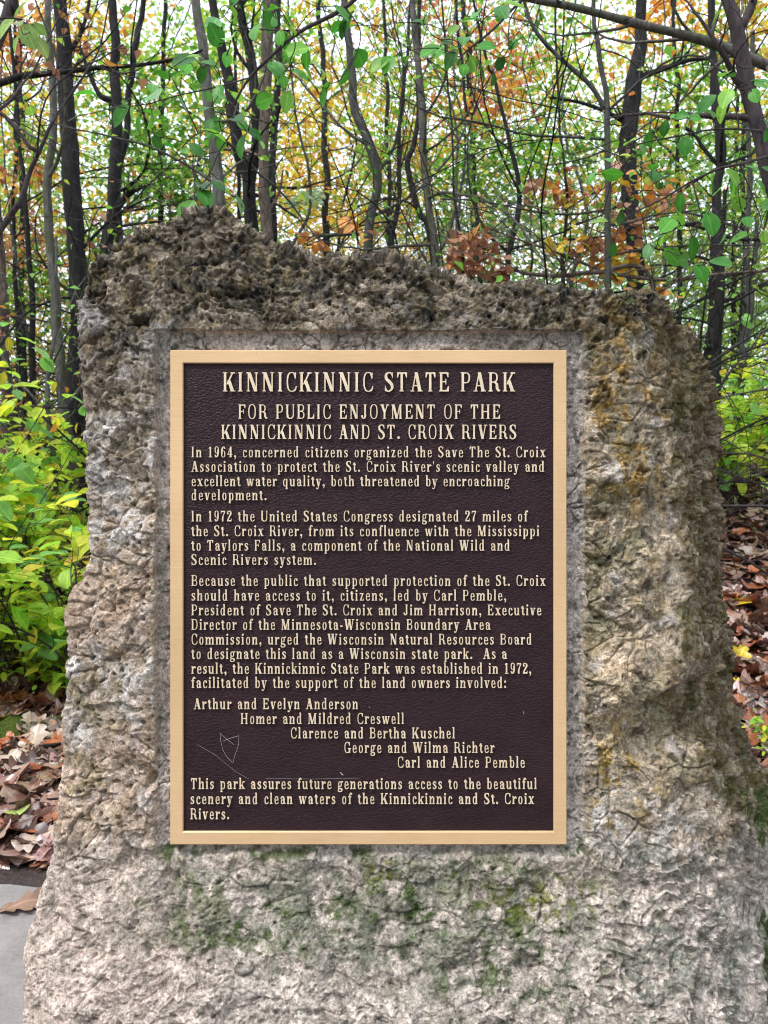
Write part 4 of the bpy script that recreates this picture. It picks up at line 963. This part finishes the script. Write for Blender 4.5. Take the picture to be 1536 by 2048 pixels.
tree('dark_tree', 'dark double stem just beyond the right shoulder of the boulder', 'tree', [(1428, 200), (1434, 330), (1432, 480), (1424, 600), (1412, 720)], 7.0, [10, 14, 18, 20], 'dark', 7, seed=24, pal=gp, nleaf=160,
     limbs=[([(1420, 640), (1434, 560), (1446, 470), (1450, 380)], 12, 8, 4), ([(1424, 590), (1400, 600), (1370, 618), (1345, 628)], 9, 6, 3), ([(1426, 610), (1470, 595), (1510, 575), (1570, 560)], 9, 6, 6), ([(1424, 560), (1500, 545), (1580, 540)], 7, 5, 6)])
tree('grey_tree', 'forked grey trunk near the right edge above the green shrubs', 'tree', [(1496, 380), (1494, 500), (1492, 620), (1486, 720), (1474, 830)], 7.0, [12, 15, 16, 17], 'lichen', 6, seed=25, pal=gp, nleaf=200,
     limbs=[([(1488, 730), (1500, 640), (1508, 540), (1514, 440)], 12, 8, 5), ([(1490, 640), (1450, 655), (1405, 675)], 8, 5, 4)])
tree('dark_tree', 'dark trunk behind the leaf sprays of the right edge', 'tree', [(1425, 60), (1432, 180), (1440, 300), (1436, 420), (1440, 560)], 6.0, [14, 18, 20, 20], 'dark', 8, seed=26, pal=gp, nleaf=220,
     limbs=[([(1436, 330), (1410, 300), (1390, 270), (1370, 255)], 9, 6, 4), ([(1438, 440), (1340, 452), (1240, 462)], 8, 4, 9), ([(1438, 470), (1500, 480), (1580, 470)], 8, 5, 7)])
tree('fallen_tree', 'pale bare pole leaning low behind the boulder among dead twigs', 'dead tree', [(1020, 538), (1060, 548), (1120, 551), (1190, 545), (1300, 560)], 4.4, [9, 10, 9], 'snag', 5, seed=27, rise=0, zband=(1.2, 3), blen=(.4, 1.0),
     limbs=[([(1200, 540), (1100, 500), (1040, 480), (960, 450)], 6, 3, 9), ([(1230, 548), (1340, 560), (1440, 548), (1560, 540)], 9, 5, 8), ([(1050, 548), (950, 500), (880, 470)], 6, 3, 8)])
tree('oak_tree', 'young oak holding clusters of rusty and amber leaves in the right thicket', 'tree', [(1120, 240), (1128, 340), (1130, 430), (1126, 520), (1122, 600)], 4.7, [6, 8, 10], 'dark', 5, seed=28, leafmat=DRY, tpl=LEAF_F,
     limbs=[([(1130, 420), (1200, 380), (1270, 350)], 5, 3, 4), ([(1128, 480), (1220, 470), (1300, 440)], 5, 3, 4)],
     clusters=[(1165, 365, 4.6, 75, 42, 60, [(ORA, 3), (YEL, 2), (RUS, 1)], .068), (1285, 365, 4.5, 70, 65, 60, [(ORA, 3), (YEL, 2.5), (RUS, 2)], .068), (1270, 455, 4.4, 105, 55, 130, [(RUS, 4), (ORA, 1)], .064), (1200, 505, 4.4, 80, 50, 60, [(YEL, 4), (ORA, 3)], .068), (1270, 545, 4.6, 80, 42, 55, [(ORA, 3), (YEL, 2)], .068), (1110, 400, 4.8, 70, 40, 36, [(RUS, 3), (ORA, 1)], .064)])
tree('oak_tree', 'small oak with a drooping heap of brown leaves behind the middle of the boulder', 'tree', [(905, 330), (915, 420), (922, 500), (926, 560)], 4.3, [5, 7, 9], 'dark', 3, seed=29, leafmat=DRY, tpl=LEAF_F,
     limbs=[([(920, 480), (950, 490), (990, 505)], 5, 3, 4)], clusters=[(930, 502, 4.2, 78, 40, 120, [(RUS, 5), (ORA, .6)], .064), (985, 530, 4.3, 55, 28, 40, [(RUS, 5)], .064), (640, 470, 4.4, 60, 25, 18, [(ORA, 2), (RUS, 2)], .08), (710, 450, 4.4, 50, 25, 14, [(ORA, 2), (RUS, 1)], .08)])
# far trees, told apart by the colour of their crowns
def crown(label, path, Z, w_, cl, seed, name='maple_tree', bark='dark', nb=6):
    tree(name, label, 'tree', path, Z, w_, bark, nb, seed=seed, clusters=cl, blen=(1.2, 3.0), zband=(1.2, 6), tpl=LEAF_C, twigs=6)
crown('golden yellow maple seen behind the elbowed trunk', [(640, 60), (650, 250), (655, 480)], 10.5, [12, 16], [(650, 370, 10.5, 120, 95, 520, yp, .10), (610, 290, 10.8, 90, 70, 240, yp, .10), (720, 430, 10, 80, 50, 150, yp, .10), (650, 180, 11, 110, 80, 260, yp, .11), (680, 50, 11, 150, 90, 260, yp, .11)], 40)
crown('red-orange maple high in the middle right woods', [(930, 0), (940, 200), (945, 480)], 12.5, [12, 15], [(940, 160, 12.5, 125, 90, 520, op, .10), (1010, 220, 12, 90, 60, 320, op, .12), (900, 60, 13, 130, 70, 380, op, .12), (1060, 90, 12.5, 90, 70, 260, op, .12), (860, 290, 12, 70, 60, 160, yp, .11)], 41)
crown('fresh green small tree left of the curving black trunk', [(930, 200), (950, 330), (955, 480)], 8.5, [8, 10], [(950, 320, 8.5, 105, 85, 800, [(BGR, 4), (YGR, 3), (GRN, 1)], .075), (1060, 330, 8.8, 70, 70, 260, gp, .075), (890, 430, 8.5, 60, 60, 160, gp, .07)], 42, 'green_tree')
crown('green tree spreading behind the left forked trunk', [(330, 0), (325, 220), (320, 470)], 8.2, [10, 13], [(310, 330, 8.2, 95, 105, 850, gp, .08), (250, 180, 8.5, 90, 90, 420, gp, .08), (340, 90, 8.6, 100, 80, 420, [(BGR, 2), (YGR, 3)], .08), (380, 390, 8, 60, 45, 260, gp, .075)], 43, 'green_tree')
crown('yellow-green tree at the far left behind the slender trunk', [(40, 60), (44, 300), (46, 700)], 8.6, [10, 14], [(40, 330, 8.6, 80, 90, 480, [(YGR, 3), (BGR, 2), (YEL, 1)], .08), (60, 600, 8.8, 90, 110, 650, gp, .08), (190, 560, 8.8, 60, 90, 300, gp, .08), (60, 480, 8.4, 60, 60, 200, rp, .08)], 44, 'green_tree')
crown('pinkish orange tree in the upper left corner', [(30, 20), (34, 160), (30, 420)], 7.6, [7, 9], [(50, 100, 7.4, 90, 80, 260, [(RED, 2), (ORA, 2), (RUS, 2)], .08), (170, 40, 7.6, 90, 60, 160, [(YEL, 2), (ORA, 2)], .08), (30, 330, 7.4, 55, 60, 120, [(RUS, 2), (ORA, 2)], .08)], 45)
crown('amber tree in the upper right corner behind the leaning trunk', [(1480, 0), (1484, 200), (1490, 500)], 9.0, [9, 12], [(1470, 60, 9, 90, 70, 320, yp, .1), (1330, 40, 9.4, 80, 60, 220, [(ORA, 3), (YEL, 1)], .1), (1490, 250, 9, 60, 70, 240, [(YGR, 3), (YEL, 3)], .09), (1300, 280, 9, 60, 60, 180, yp, .09)], 46)
crown('leafy green tree behind the broken black trunk', [(1350, 40), (1356, 260), (1360, 560)], 8.4, [9, 12], [(1370, 150, 8.4, 100, 80, 520, gp, .075), (1380, 330, 8.2, 110, 90, 620, gp, .075), (1450, 450, 8.2, 110, 80, 520, [(BGR, 3), (YGR, 3)], .075), (1150, 260, 8.6, 90, 80, 380, gp, .07), (1100, 120, 8.6, 90, 70, 240, gp, .07)], 47, 'green_tree')
crown('pale green tree beyond the right shoulder of the boulder', [(1470, 420), (1468, 600), (1466, 780)], 9.6, [10, 13], [(1450, 650, 9.6, 120, 90, 800, [(PAL, 3), (YGR, 3), (BGR, 2)], .09), (1560, 600, 9.4, 110, 120, 500, [(YGR, 3), (YEL, 2)], .09), (1340, 520, 9.4, 90, 60, 300, [(PAL, 2), (YGR, 2), (YEL, 1)], .085)], 48, 'green_tree')
crown('yellow-green tree above the middle of the boulder', [(770, 40), (776, 240), (780, 500)], 9.2, [8, 11], [(780, 330, 9.2, 90, 100, 420, [(YGR, 3), (BGR, 3), (PAL, 1)], .08), (760, 160, 9.4, 110, 80, 340, [(YGR, 3), (YEL, 1.5), (BGR, 2)], .08), (1040, 430, 9, 90, 60, 320, [(PAL, 2), (BGR, 2)], .08), (850, 460, 9, 90, 40, 200, [(PAL, 2), (BGR, 2)], .08)], 49, 'green_tree')
crown('bright green tree over the peak between the two dark trunks', [(470, -40), (474, 140), (476, 400)], 7.8, [7, 9], [(480, 110, 7.8, 130, 110, 520, [(BGR, 3), (YGR, 3)], .075), (400, 260, 7.8, 90, 90, 340, gp, .075), (560, 60, 8, 100, 80, 240, [(BGR, 2), (YGR, 3), (YEL, 1)], .075), (600, 420, 8, 50, 40, 90, [(PAL, 1)], .07)], 50, 'green_tree')

# thin bare stems deep in the woods
rng = np.random.default_rng(77)
def stem_tree(x, Z, w_, seed):
    r_ = np.random.default_rng(seed); pth = [(x+r_.normal()*20, y) for y in (-20, 130, 280, 420, 540)]
    return tree('bare_tree', 'thin bare stem deep in the woods behind the boulder', 'tree', pth, Z, [w_*.6, w_], 'lichen' if seed % 3 else 'dark', 6, seed=seed, group='thin bare stems deep in the woods', blen=(1, 2.6), zband=(1.3, 5), twigs=9)
for k, x in enumerate([15, 165, 350, 585, 665, 765, 905, 1080, 1160, 1330, 1510]): stem_tree(x, 7.5+4*((k*37) % 10)/10, 5+3*((k*13) % 5)/4, 200+k)

# the far woods: one mass of leaves and rods all round the clearing
def bare_shrub(x, Z, nst, seed, label, leafy=0):
    rng = np.random.default_rng(seed); b = P(x, 700, Z); b[2] = float(ground_z(b[0], b[1]))-.03
    root = empty('bare_shrub', tuple(b)); tag(root, label, 'shrub', 'leafless shrubs tangled behind the boulder'); tips = []
    for _ in range(nst):
        W = Wood(); d = np.array([rng.normal()*.55, rng.normal()*.3, 1.0]); L = rng.uniform(1.8, 3.4)
        q = walk(b+rng.normal(size=3)*[.08, .08, 0], d, L, 16, rng, .13, .01); side_ = np.array([np.sign(d[0])*.9, rng.normal()*.3, -.35])
        q = q + side_*(np.linspace(0, 1, 17)**2.4)[:, None]*L*rng.uniform(.1, .45)
        limb(W, spline(q, 26), rng.uniform(.007, .014), .002, rng, 18, tips, (.35, 1.0), 5, 3)
        obj('stem', W.mesh('stem'), BARK['dark' if rng.random() < .5 else 'brown' if Z < 6.4 else 'grey'], root, at=b)
    if leafy:
        t_ = np.array(tips)[rng.integers(len(tips), size=leafy)]; V, Q, C = leaf_cloud(t_, .045*rng.uniform(.6, 1.3, leafy), palette(rng, leafy, [(BGR, 3), (YGR, 2), (GRN, 2), (ORA, .5)]), LEAF_F, rng)
        obj('foliage', leaf_mesh('foliage', V, Q, C, LEAF_F), NEARLEAF, root, at=b)
for k, (x, Z, nst, lf) in enumerate([(60, 6.0, 6, 90), (190, 4.9, 7, 90), (330, 5.0, 6, 120), (600, 4.6, 6, 40), (700, 5.6, 6, 30), (820, 4.2, 6, 50), (940, 5.0, 7, 70), (1060, 4.0, 7, 60), (1180, 4.8, 7, 70), (1240, 5.2, 6, 100), (120, 8, 6, 0), (250, 7, 6, 0), (430, 7.5, 6, 0), (540, 6.5, 6, 0), (640, 8, 6, 0), (760, 7, 6, 0), (870, 8, 6, 0), (980, 7, 6, 0), (1090, 7.8, 6, 0), (1200, 6.6, 6, 0), (1310, 7.4, 6, 0)]):
    bare_shrub(x, Z, nst, 600+k, 'wiry shrub of thin dark stems with few leaves tangled behind the boulder', lf)
def far_woods():
    rng = np.random.default_rng(5)
    n = 230000
    az = np.where(rng.random(n) < .72, rng.uniform(-.62, .62, n), rng.choice([-1, 1], n)*rng.uniform(.62, 1.15, n)); Rr = rng.uniform(12, 24, n); el = rng.beta(1.25, 2.1, n)
    x = np.sin(az)*Rr; y = np.cos(az)*Rr; z = ground_z(x, y) + el*Rr*.66
    p = np.column_stack([x, y, z]).astype(np.float32)
    dn = fbm(p, .5, 3, 110); keep = dn + .5*rng.random(n) > -.5 + .74*el
    p = p[keep]; hue = fbm(p, .16, 2, 120); n = len(p)
    cg = palette(rng, n, [(GRN, 1), (BGR, 2.5), (YGR, 3), (PAL, 4)]); cy = palette(rng, n, [(YEL, 3), (YGR, 1), (ORA, 1)]); cr = palette(rng, n, [(RED, 1), (ORA, 2), (YEL, 1)])
    col = np.where((hue > .19)[:, None], cy, cg); col = np.where((hue < -.42)[:, None], cr, col)
    V1, Q1, C1 = leaf_cloud(p, rng.uniform(.06, .145, n), col, DIA, rng)
    # the woods on the near side of the clearing, behind the viewer
    m = 9000; az = rng.uniform(.9, 2*np.pi-.9, m); Rr = rng.uniform(7.5, 11, m); el = rng.beta(1.3, 1.5, m)
    x = np.sin(az)*Rr; y = np.cos(az)*Rr; q = np.column_stack([x, y, ground_z(x, y)+el*8.5])
    V2, Q2, C2 = leaf_cloud(q, rng.uniform(.35, .6, m), palette(rng, m, [(GRN, 3), (BGR, 2), (YGR, 1), (RUS, 1)]), DIA, rng)
    tag(obj('far_woods', mesh_from('far_woods', np.vstack([V1, V2]), np.vstack([Q1, Q2+len(V1)]), col=np.vstack([C1, C2])), LEAFM), kind='stuff')
far_woods()

# ================================================================ hanging sprays of fresh leaves, close to the viewer
def spray(name, label, cat, twigs, leaves, Z, seed, size=.060, bark='brown', group=None, pal=None):
    rng = np.random.default_rng(seed); W = Wood(); nodes = []
    for tw, w0, w1 in twigs:
        q = spline([P(a[0], a[1], a[2] if len(a) > 2 else Z) for a in tw], 34); W.tube(q, np.linspace(w0, w1, 34)*Z/F/2, 6); nodes += list(q[4:])
    root = empty(name, tuple(nodes[0])); tag(root, label, cat, group)
    L = [P(x+rng.normal()*3, y+rng.normal()*3, Z + rng.normal()*.10) for x, y in leaves]
    ax, left = [], list(range(len(L))); nd = np.array(nodes); ctr = []; base = []
    for q in list(L):
        if rng.random() < .55: L.append(q + RT*rng.normal()*.03 + UPV*rng.normal()*.026 + FW*rng.normal()*.03)
    left = list(range(len(L)))
    order = sorted(left, key=lambda i: np.linalg.norm(nd-L[i], axis=1).min())
    for i in order:
        k = int(np.argmin(np.linalg.norm(nd-L[i], axis=1))); a = nd[k]; b = L[i]; mid = (a+b)/2 + rng.normal(size=3)*.012*np.linalg.norm(b-a)/.1
        q = spline([a, mid, b], 7); W.tube(q, np.linspace(.0016, .0009, 7), 4); nd = np.vstack([nd, q[3:]])
        d = q[-1]-q[-2]; ax.append(d/np.linalg.norm(d) + np.array([0, 0, -.45])); base.append(b)
    obj('twig', W.mesh('twig'), BARK[bark], root, at=nodes[0])
    base = np.array(base); ax = np.array(ax); n = len(base); sz = size*rng.uniform(.58, 1.2, n)
    nrm = np.tile(-FW*.9 + np.array([0, 0, .55]), (n, 1)) + rng.normal(size=(n, 3))*.55
    axn = ax/np.linalg.norm(ax, axis=1, keepdims=True)
    pal = pal or [((.05, .22, .022), 3), ((.09, .32, .03), 3), ((.20, .44, .05), 2), ((.16, .36, .13), 1.5), ((.035, .14, .02), 1)]
    V, Q, C = leaf_cloud(base - axn*sz[:, None]*.15, sz, palette(rng, n, pal), LEAF_F, rng, axis=axn*2, nrm=nrm*3.2)
    obj('foliage', leaf_mesh('foliage', V, Q, C, LEAF_F), NEARLEAF, root, at=nodes[0])
spray('leafy_branch', 'purplish hanging twig with fresh oval green leaves above the peak', 'branch',
      [([(1452, -70, 2.7), (1300, -170, 2.6), (1050, -190, 2.3), (820, -90), (690, 15), (605, 60), (550, 105), (500, 155), (475, 195), (460, 228), (466, 262)], 12, 3),
       ([(500, 155), (430, 175), (360, 190), (290, 210)], 3, 2), ([(466, 262), (440, 300), (420, 345), (400, 372)], 3, 2), ([(605, 60), (540, 60), (470, 50), (440, 20)], 3, 2), ([(690, 15), (720, 60), (712, 110), (680, 160)], 3, 2)],
      [(375, 120), (340, 145), (405, 137), (433, 133), (315, 180), (363, 185), (380, 180), (268, 218), (290, 205), (280, 232), (425, 215), (440, 240), (415, 180), (465, 182), (515, 205), (515, 275), (310, 275), (340, 298), (380, 290), (410, 260), (445, 275), (480, 245), (487, 268), (465, 77), (440, 88), (433, 40), (460, 10), (520, 50), (545, 30), (590, 70), (540, 125), (575, 120), (602, 128), (612, 100), (715, 105), (668, 165), (562, 170), (577, 190), (665, 8), (700, 40), (625, 135), (430, 365), (405, 382), (460, 387), (400, 370), (472, 397), (255, 215), (300, 225), (530, 30), (560, 60), (690, 45)], 2.05, 301)
spray('leafy_branch', 'twig of fresh green leaves drooping from the top edge right of centre', 'branch',
      [([(1452, -60, 2.7), (1300, -150), (1150, -80), (1050, -5), (985, 60), (930, 105), (915, 130)], 9, 2.5), ([(1050, -5), (1020, 40), (1018, 100)], 3, 2)],
      [(1010, 8), (1022, 85), (1000, 30), (925, 75), (915, 105), (898, 70), (960, 18), (985, 90), (1045, 75), (925, 132), (955, 35), (1020, 112), (855, 20), (880, 95), (940, 120), (770, 120), (765, 128)], 2.1, 302, .057)
spray('leafy_branch', 'lower spray of large green leaves at the right edge', 'branch',
      [([(1538, 312, 2.68), (1480, 328), (1440, 337), (1385, 362), (1330, 395), (1265, 428), (1230, 455)], 7, 2.5), ([(1385, 362), (1400, 420), (1420, 480), (1440, 530)], 3, 2), ([(1480, 328), (1500, 380), (1520, 430)], 3, 2)],
      [(1285, 310), (1220, 325), (1212, 350), (1305, 365), (1245, 425), (1235, 460), (1360, 390), (1420, 370), (1465, 365), (1515, 360), (1412, 400), (1360, 427), (1400, 437), (1420, 430), (1330, 470), (1300, 490), (1385, 475), (1430, 520), (1480, 415), (1527, 335), (1525, 410), (1500, 430), (1475, 345), (1345, 440), (1450, 470), (1500, 470), (1340, 500), (1375, 520), (1530, 460)], 2.25, 303)
spray('leafy_branch', 'upper spray of holed green leaves beside the leaning trunk at right', 'branch',
      [([(1522, 262, 2.68), (1478, 258), (1418, 260), (1358, 272), (1290, 285), (1240, 300)], 5, 2), ([(1478, 258), (1470, 215), (1450, 190)], 3, 2)],
      [(1347, 238), (1380, 235), (1450, 205), (1425, 195), (1500, 180), (1268, 275), (1320, 265), (1365, 275), (1530, 240), (1280, 292), (1390, 250), (1460, 180), (1515, 175)], 2.3, 304)
spray('leafy_branch', 'small cluster of pale green leaves in the upper left corner', 'branch',
      [([(-60, 60), (-10, 40), (20, 36), (50, 40)], 5, 3)], [(25, 38), (40, 42), (58, 48), (70, 50), (48, 55)], 2.4, 305, .075, pal=[((.26, .40, .10), 1)])

# ================================================================ saplings
SAPM = mat_leaf('sapling_leaf', .55, .42, .35, .4, .7)
def sapling_mesh(seed, h, nst, pal, ls, dens):
    rng = np.random.default_rng(seed); W = Wood(); c = []; ax = []
    for _ in range(nst):
        q = walk(rng.normal(size=3)*[.04, .04, 0], [rng.normal()*.18, rng.normal()*.18, 1], h*rng.uniform(.7, 1.0), 12, rng, .10, .06)
        W.tube(q, np.linspace(.0045, .0015, 13), 5)
        for k in range(3, 13):
            for _ in range(dens):
                d = np.array([rng.normal(), rng.normal(), .35]); d /= np.linalg.norm(d); l = rng.uniform(.04, .22); tw = walk(q[k], d, l, 4, rng, .25, 0.02)
                W.tube(tw, np.linspace(.0014, .0008, 5), 3)
                for m in (2, 4): c.append(tw[m]); e = d+rng.normal(size=3)*.5; ax.append(e/np.linalg.norm(e))
    c = np.array(c); n = len(c); V, Q, C = leaf_cloud(c, ls*rng.uniform(.55, 1.25, n), palette(rng, n, pal), LEAF_F, rng, axis=np.array(ax)*1.5, up=1.0)
    return W.mesh('stem'), leaf_mesh('foliage', V, Q, C, LEAF_F)
SP = [((.54, .72, .06), 4), ((.38, .64, .07), 4), ((.66, .66, .06), 2), ((.22, .48, .12), 1.5), ((.70, .54, .07), .6)]
protos = {k: [sapling_mesh(400+10*a+k_, h, ns, SP, ls, de) for k_, (h, ns) in enumerate(v)] for a, (k, v, ls, de) in enumerate([('tall', [(1.35, 2), (1.2, 2), (1.3, 2), (1.1, 2), (1.25, 2)], 0.084, 2), ('low', [(.55, 2), (.45, 3), (.65, 2)], .06, 2)])}
def sapling(kind, x, y, label, group, k, s):
    st, fo = protos[kind][k % len(protos[kind])]; loc = (x, y, float(ground_z(x, y))-.01)
    r_ = empty('sapling' if kind == 'tall' else 'seedling', loc); r_.rotation_euler = (0, 0, k*2.4); r_.scale = (s, s, s); tag(r_, label, 'shrub', group)
    for nm, me, m in (('stem', st, BARK['brown']), ('foliage', fo, SAPM)):
        if not me.materials: me.materials.append(m)
        link(bpy.data.objects.new(nm, me), r_)
rng = np.random.default_rng(12); k = 0
for _ in range(30):
    Z = rng.uniform(3.15, 4.7); px = rng.uniform(-200, 180); w_ = P(px, 900, Z); k += 1
    sapling('tall', w_[0], w_[1], 'leggy sapling with bright yellow-green leaves in the thicket left of the boulder', 'saplings in the thicket left of the boulder', k, rng.uniform(1.0, 1.36))
for _ in range(16):
    Z = rng.uniform(3.4, 3.9); px = rng.uniform(-120, 150); w_ = P(px, 1100, Z); k += 1
    sapling('low', w_[0], w_[1], 'low leafy seedling at the front of the thicket left of the boulder', 'seedlings fronting the left thicket', k, rng.uniform(.7, 1.15))
for _ in range(34):
    Z = rng.uniform(5.6, 7.6); px = rng.uniform(1330, 1680); w_ = P(px, 800, Z); k += 1
    sapling('tall', w_[0], w_[1], 'bright green sapling on the bank beyond the right side of the boulder', 'saplings on the bank right of the boulder', k, rng.uniform(.85, 1.2))
w_ = P(1506, 1360, 2.9); sapling('low', w_[0], w_[1], 'lone tiny seedling among fallen leaves right of the boulder', None, 1, .42)

# ================================================================ fallen leaves
FP = [((.20, .095, .070), 4), ((.30, .175, .135), 4), ((.11, .045, .032), 2.5), ((.40, .28, .235), 2.6), ((.30, .105, .04), 1.6), ((.075, .038, .03), 2.5)]
rngl = np.random.default_rng(31); OAKS = [oak_template(rngl) for _ in range(12)]
def litter():
    rng = np.random.default_rng(32); n = 23000; Rr = 1.9 + 9*rng.random(n)**1.3; az = np.where(rng.random(n) < .68, rng.uniform(-.72, .72, n), rng.uniform(-1.25, 1.25, n)); x = np.sin(az)*Rr; y = np.cos(az)*Rr
    ok = (y > 2.05-.02*x) | (x > 1.25); ok &= (x > -.45) | (y > 2.02) ; ok &= ~((np.abs(x-.0) < .75) & (y < 1.75))
    x, y = x[ok], y[ok]; n = len(x); z = ground_z(x, y) + rng.uniform(.006, .035, n)
    Vs, Qs, Cs, off = [], [], [], 0; k = rng.integers(12, size=n); c = np.column_stack([x, y, z])
    for a in range(12):
        m = k == a; V, Q, C = leaf_cloud(c[m], rng.uniform(.09, .17, m.sum()), palette(rng, m.sum(), FP + [(YEL, .25)], .3), OAKS[a], rng, up=1.6, droop=0)
        Vs.append(V); Qs.append(Q+off); Cs.append(C); off += len(V)
    tag(obj('leaf_litter', leaf_mesh('leaf_litter', np.vstack(Vs), np.vstack(Qs), np.vstack(Cs), OAKS[0]), WETL), kind='stuff')
litter()
LM = []
for a in range(12):
    V0, Q0 = OAKS[a]; c = palette(rngl, 1, FP, .2); LM.append(leaf_mesh('fallen_leaf', V0, Q0, np.tile(c, (len(V0), 1)), OAKS[a])); LM[-1].materials.append(WETL)
def fallen(x, y, z, s, rz, k, label, group=None, me=None, tilt=.28, name='fallen_leaf'):
    o = bpy.data.objects.new(name, me or LM[k % 12]); o.location = (x, y, z); o.scale = (s, s, s)
    o.rotation_euler = (rngl.normal()*tilt, rngl.normal()*tilt, rz); o.rotation_euler[2] += 0; tag(link(o), label, 'leaf', group); return o
def on_ground(px, py):
    lo, hi = 1.0, 14.0
    d = P(px, py, 1.0)-CAM; d0 = d
    zs = np.linspace(1.2, 13, 600); q = CAM + d0*zs[:, None]; below = q[:, 2] < ground_z(q[:, 0], q[:, 1]); i = np.argmax(below); return q[i]
for k in range(85):
    q = on_ground(rngl.uniform(-60, 150), rngl.uniform(1450, 1715)); fallen(q[0], q[1], ground_z(q[0], q[1])+rngl.uniform(.025, .05), rngl.uniform(.10, .165), rngl.uniform(0, 6.3), k, 'brown lobed oak leaf fallen on the dark soil left of the boulder', 'oak leaves fallen left of the boulder')
for k in range(150):
    q = on_ground(rngl.uniform(1425, 1570), 975+600*rngl.random()**1.4); fallen(q[0], q[1], ground_z(q[0], q[1])+rngl.uniform(.025, .05), rngl.uniform(.11, .18), rngl.uniform(0, 6.3), k+1, 'russet oak leaf fallen on the bank right of the boulder', 'oak leaves fallen right of the boulder')
pv = lambda px, py, z: CAM + (P(px, py, 1.)-CAM)*((z-CAM[2])/(P(px, py, 1.)-CAM)[2])
q = pv(52, 1803, .05); fallen(q[0], q[1], .05, .15, .5, 3, 'single pinkish oak leaf lying on the grey paving', tilt=.05)
def round_leaf(col):
    V, Q = LEAF_F; V = V.copy(); V[:, 0] -= .5; V[:, 1] *= 1.25; m = leaf_mesh('fallen_leaf', V, Q, np.tile(np.array(col), (len(V), 1)), (V, Q)); m.materials.append(WETL); return m
q = on_ground(12, 1468); fallen(q[0], q[1], q[2]+.07, .11, .6, 0, 'round yellow leaf fallen on the soil before the mossy rock', me=round_leaf((.55, .42, .05)))
q = on_ground(36, 1655); fallen(q[0], q[1], q[2]+.06, .09, 2.2, 0, 'small pale green leaf fallen near the edge of the paving', me=round_leaf((.35, .45, .12)))
q = on_ground(1478, 1225); fallen(q[0], q[1], q[2]+.06, .13, 2.9, 0, 'yellow leaf fallen among russet leaves right of the boulder', me=round_leaf((.62, .42, .04)))

# twigs dropped on the litter
def fallen_twig(px, py, L, a, label, group):
    rng = np.random.default_rng(int(px*7+py)); q0 = on_ground(px, py); q = walk(q0, [math.cos(a), math.sin(a), 0], L, 10, rng, .16, 0)
    q[:, 2] = ground_z(q[:, 0], q[:, 1]) + .045 + .01*np.sin(np.linspace(0, 3, 11)); W = Wood(); W.tube(q, np.linspace(.006, .002, 11), 6)
    for i in (4, 7):
        q2 = walk(q[i], [math.cos(a+.7), math.sin(a+.7), .1], L*.25, 5, rng, .2, 0); W.tube(q2, np.linspace(.003, .001, 6), 4)
    o = obj('fallen_twig', W.mesh('fallen_twig'), BARK['dark'], at=q0); tag(o, label, 'twig', group)
for px, py, L, a in [(20, 1640, .5, .3), (60, 1700, .35, 2.6), (80, 1520, .4, .1)]: fallen_twig(px, py, L, a, 'thin dark twig lying on oak leaves left of the boulder', 'twigs fallen left of the boulder')
for px, py, L, a in [(1500, 1180, .6, 2.8), (1510, 1420, .4, .4), (1480, 1050, .7, .2), (1520, 1300, .4, 2.2)]: fallen_twig(px, py, L, a, 'thin dark twig lying on russet leaves right of the boulder', 'twigs fallen right of the boulder')
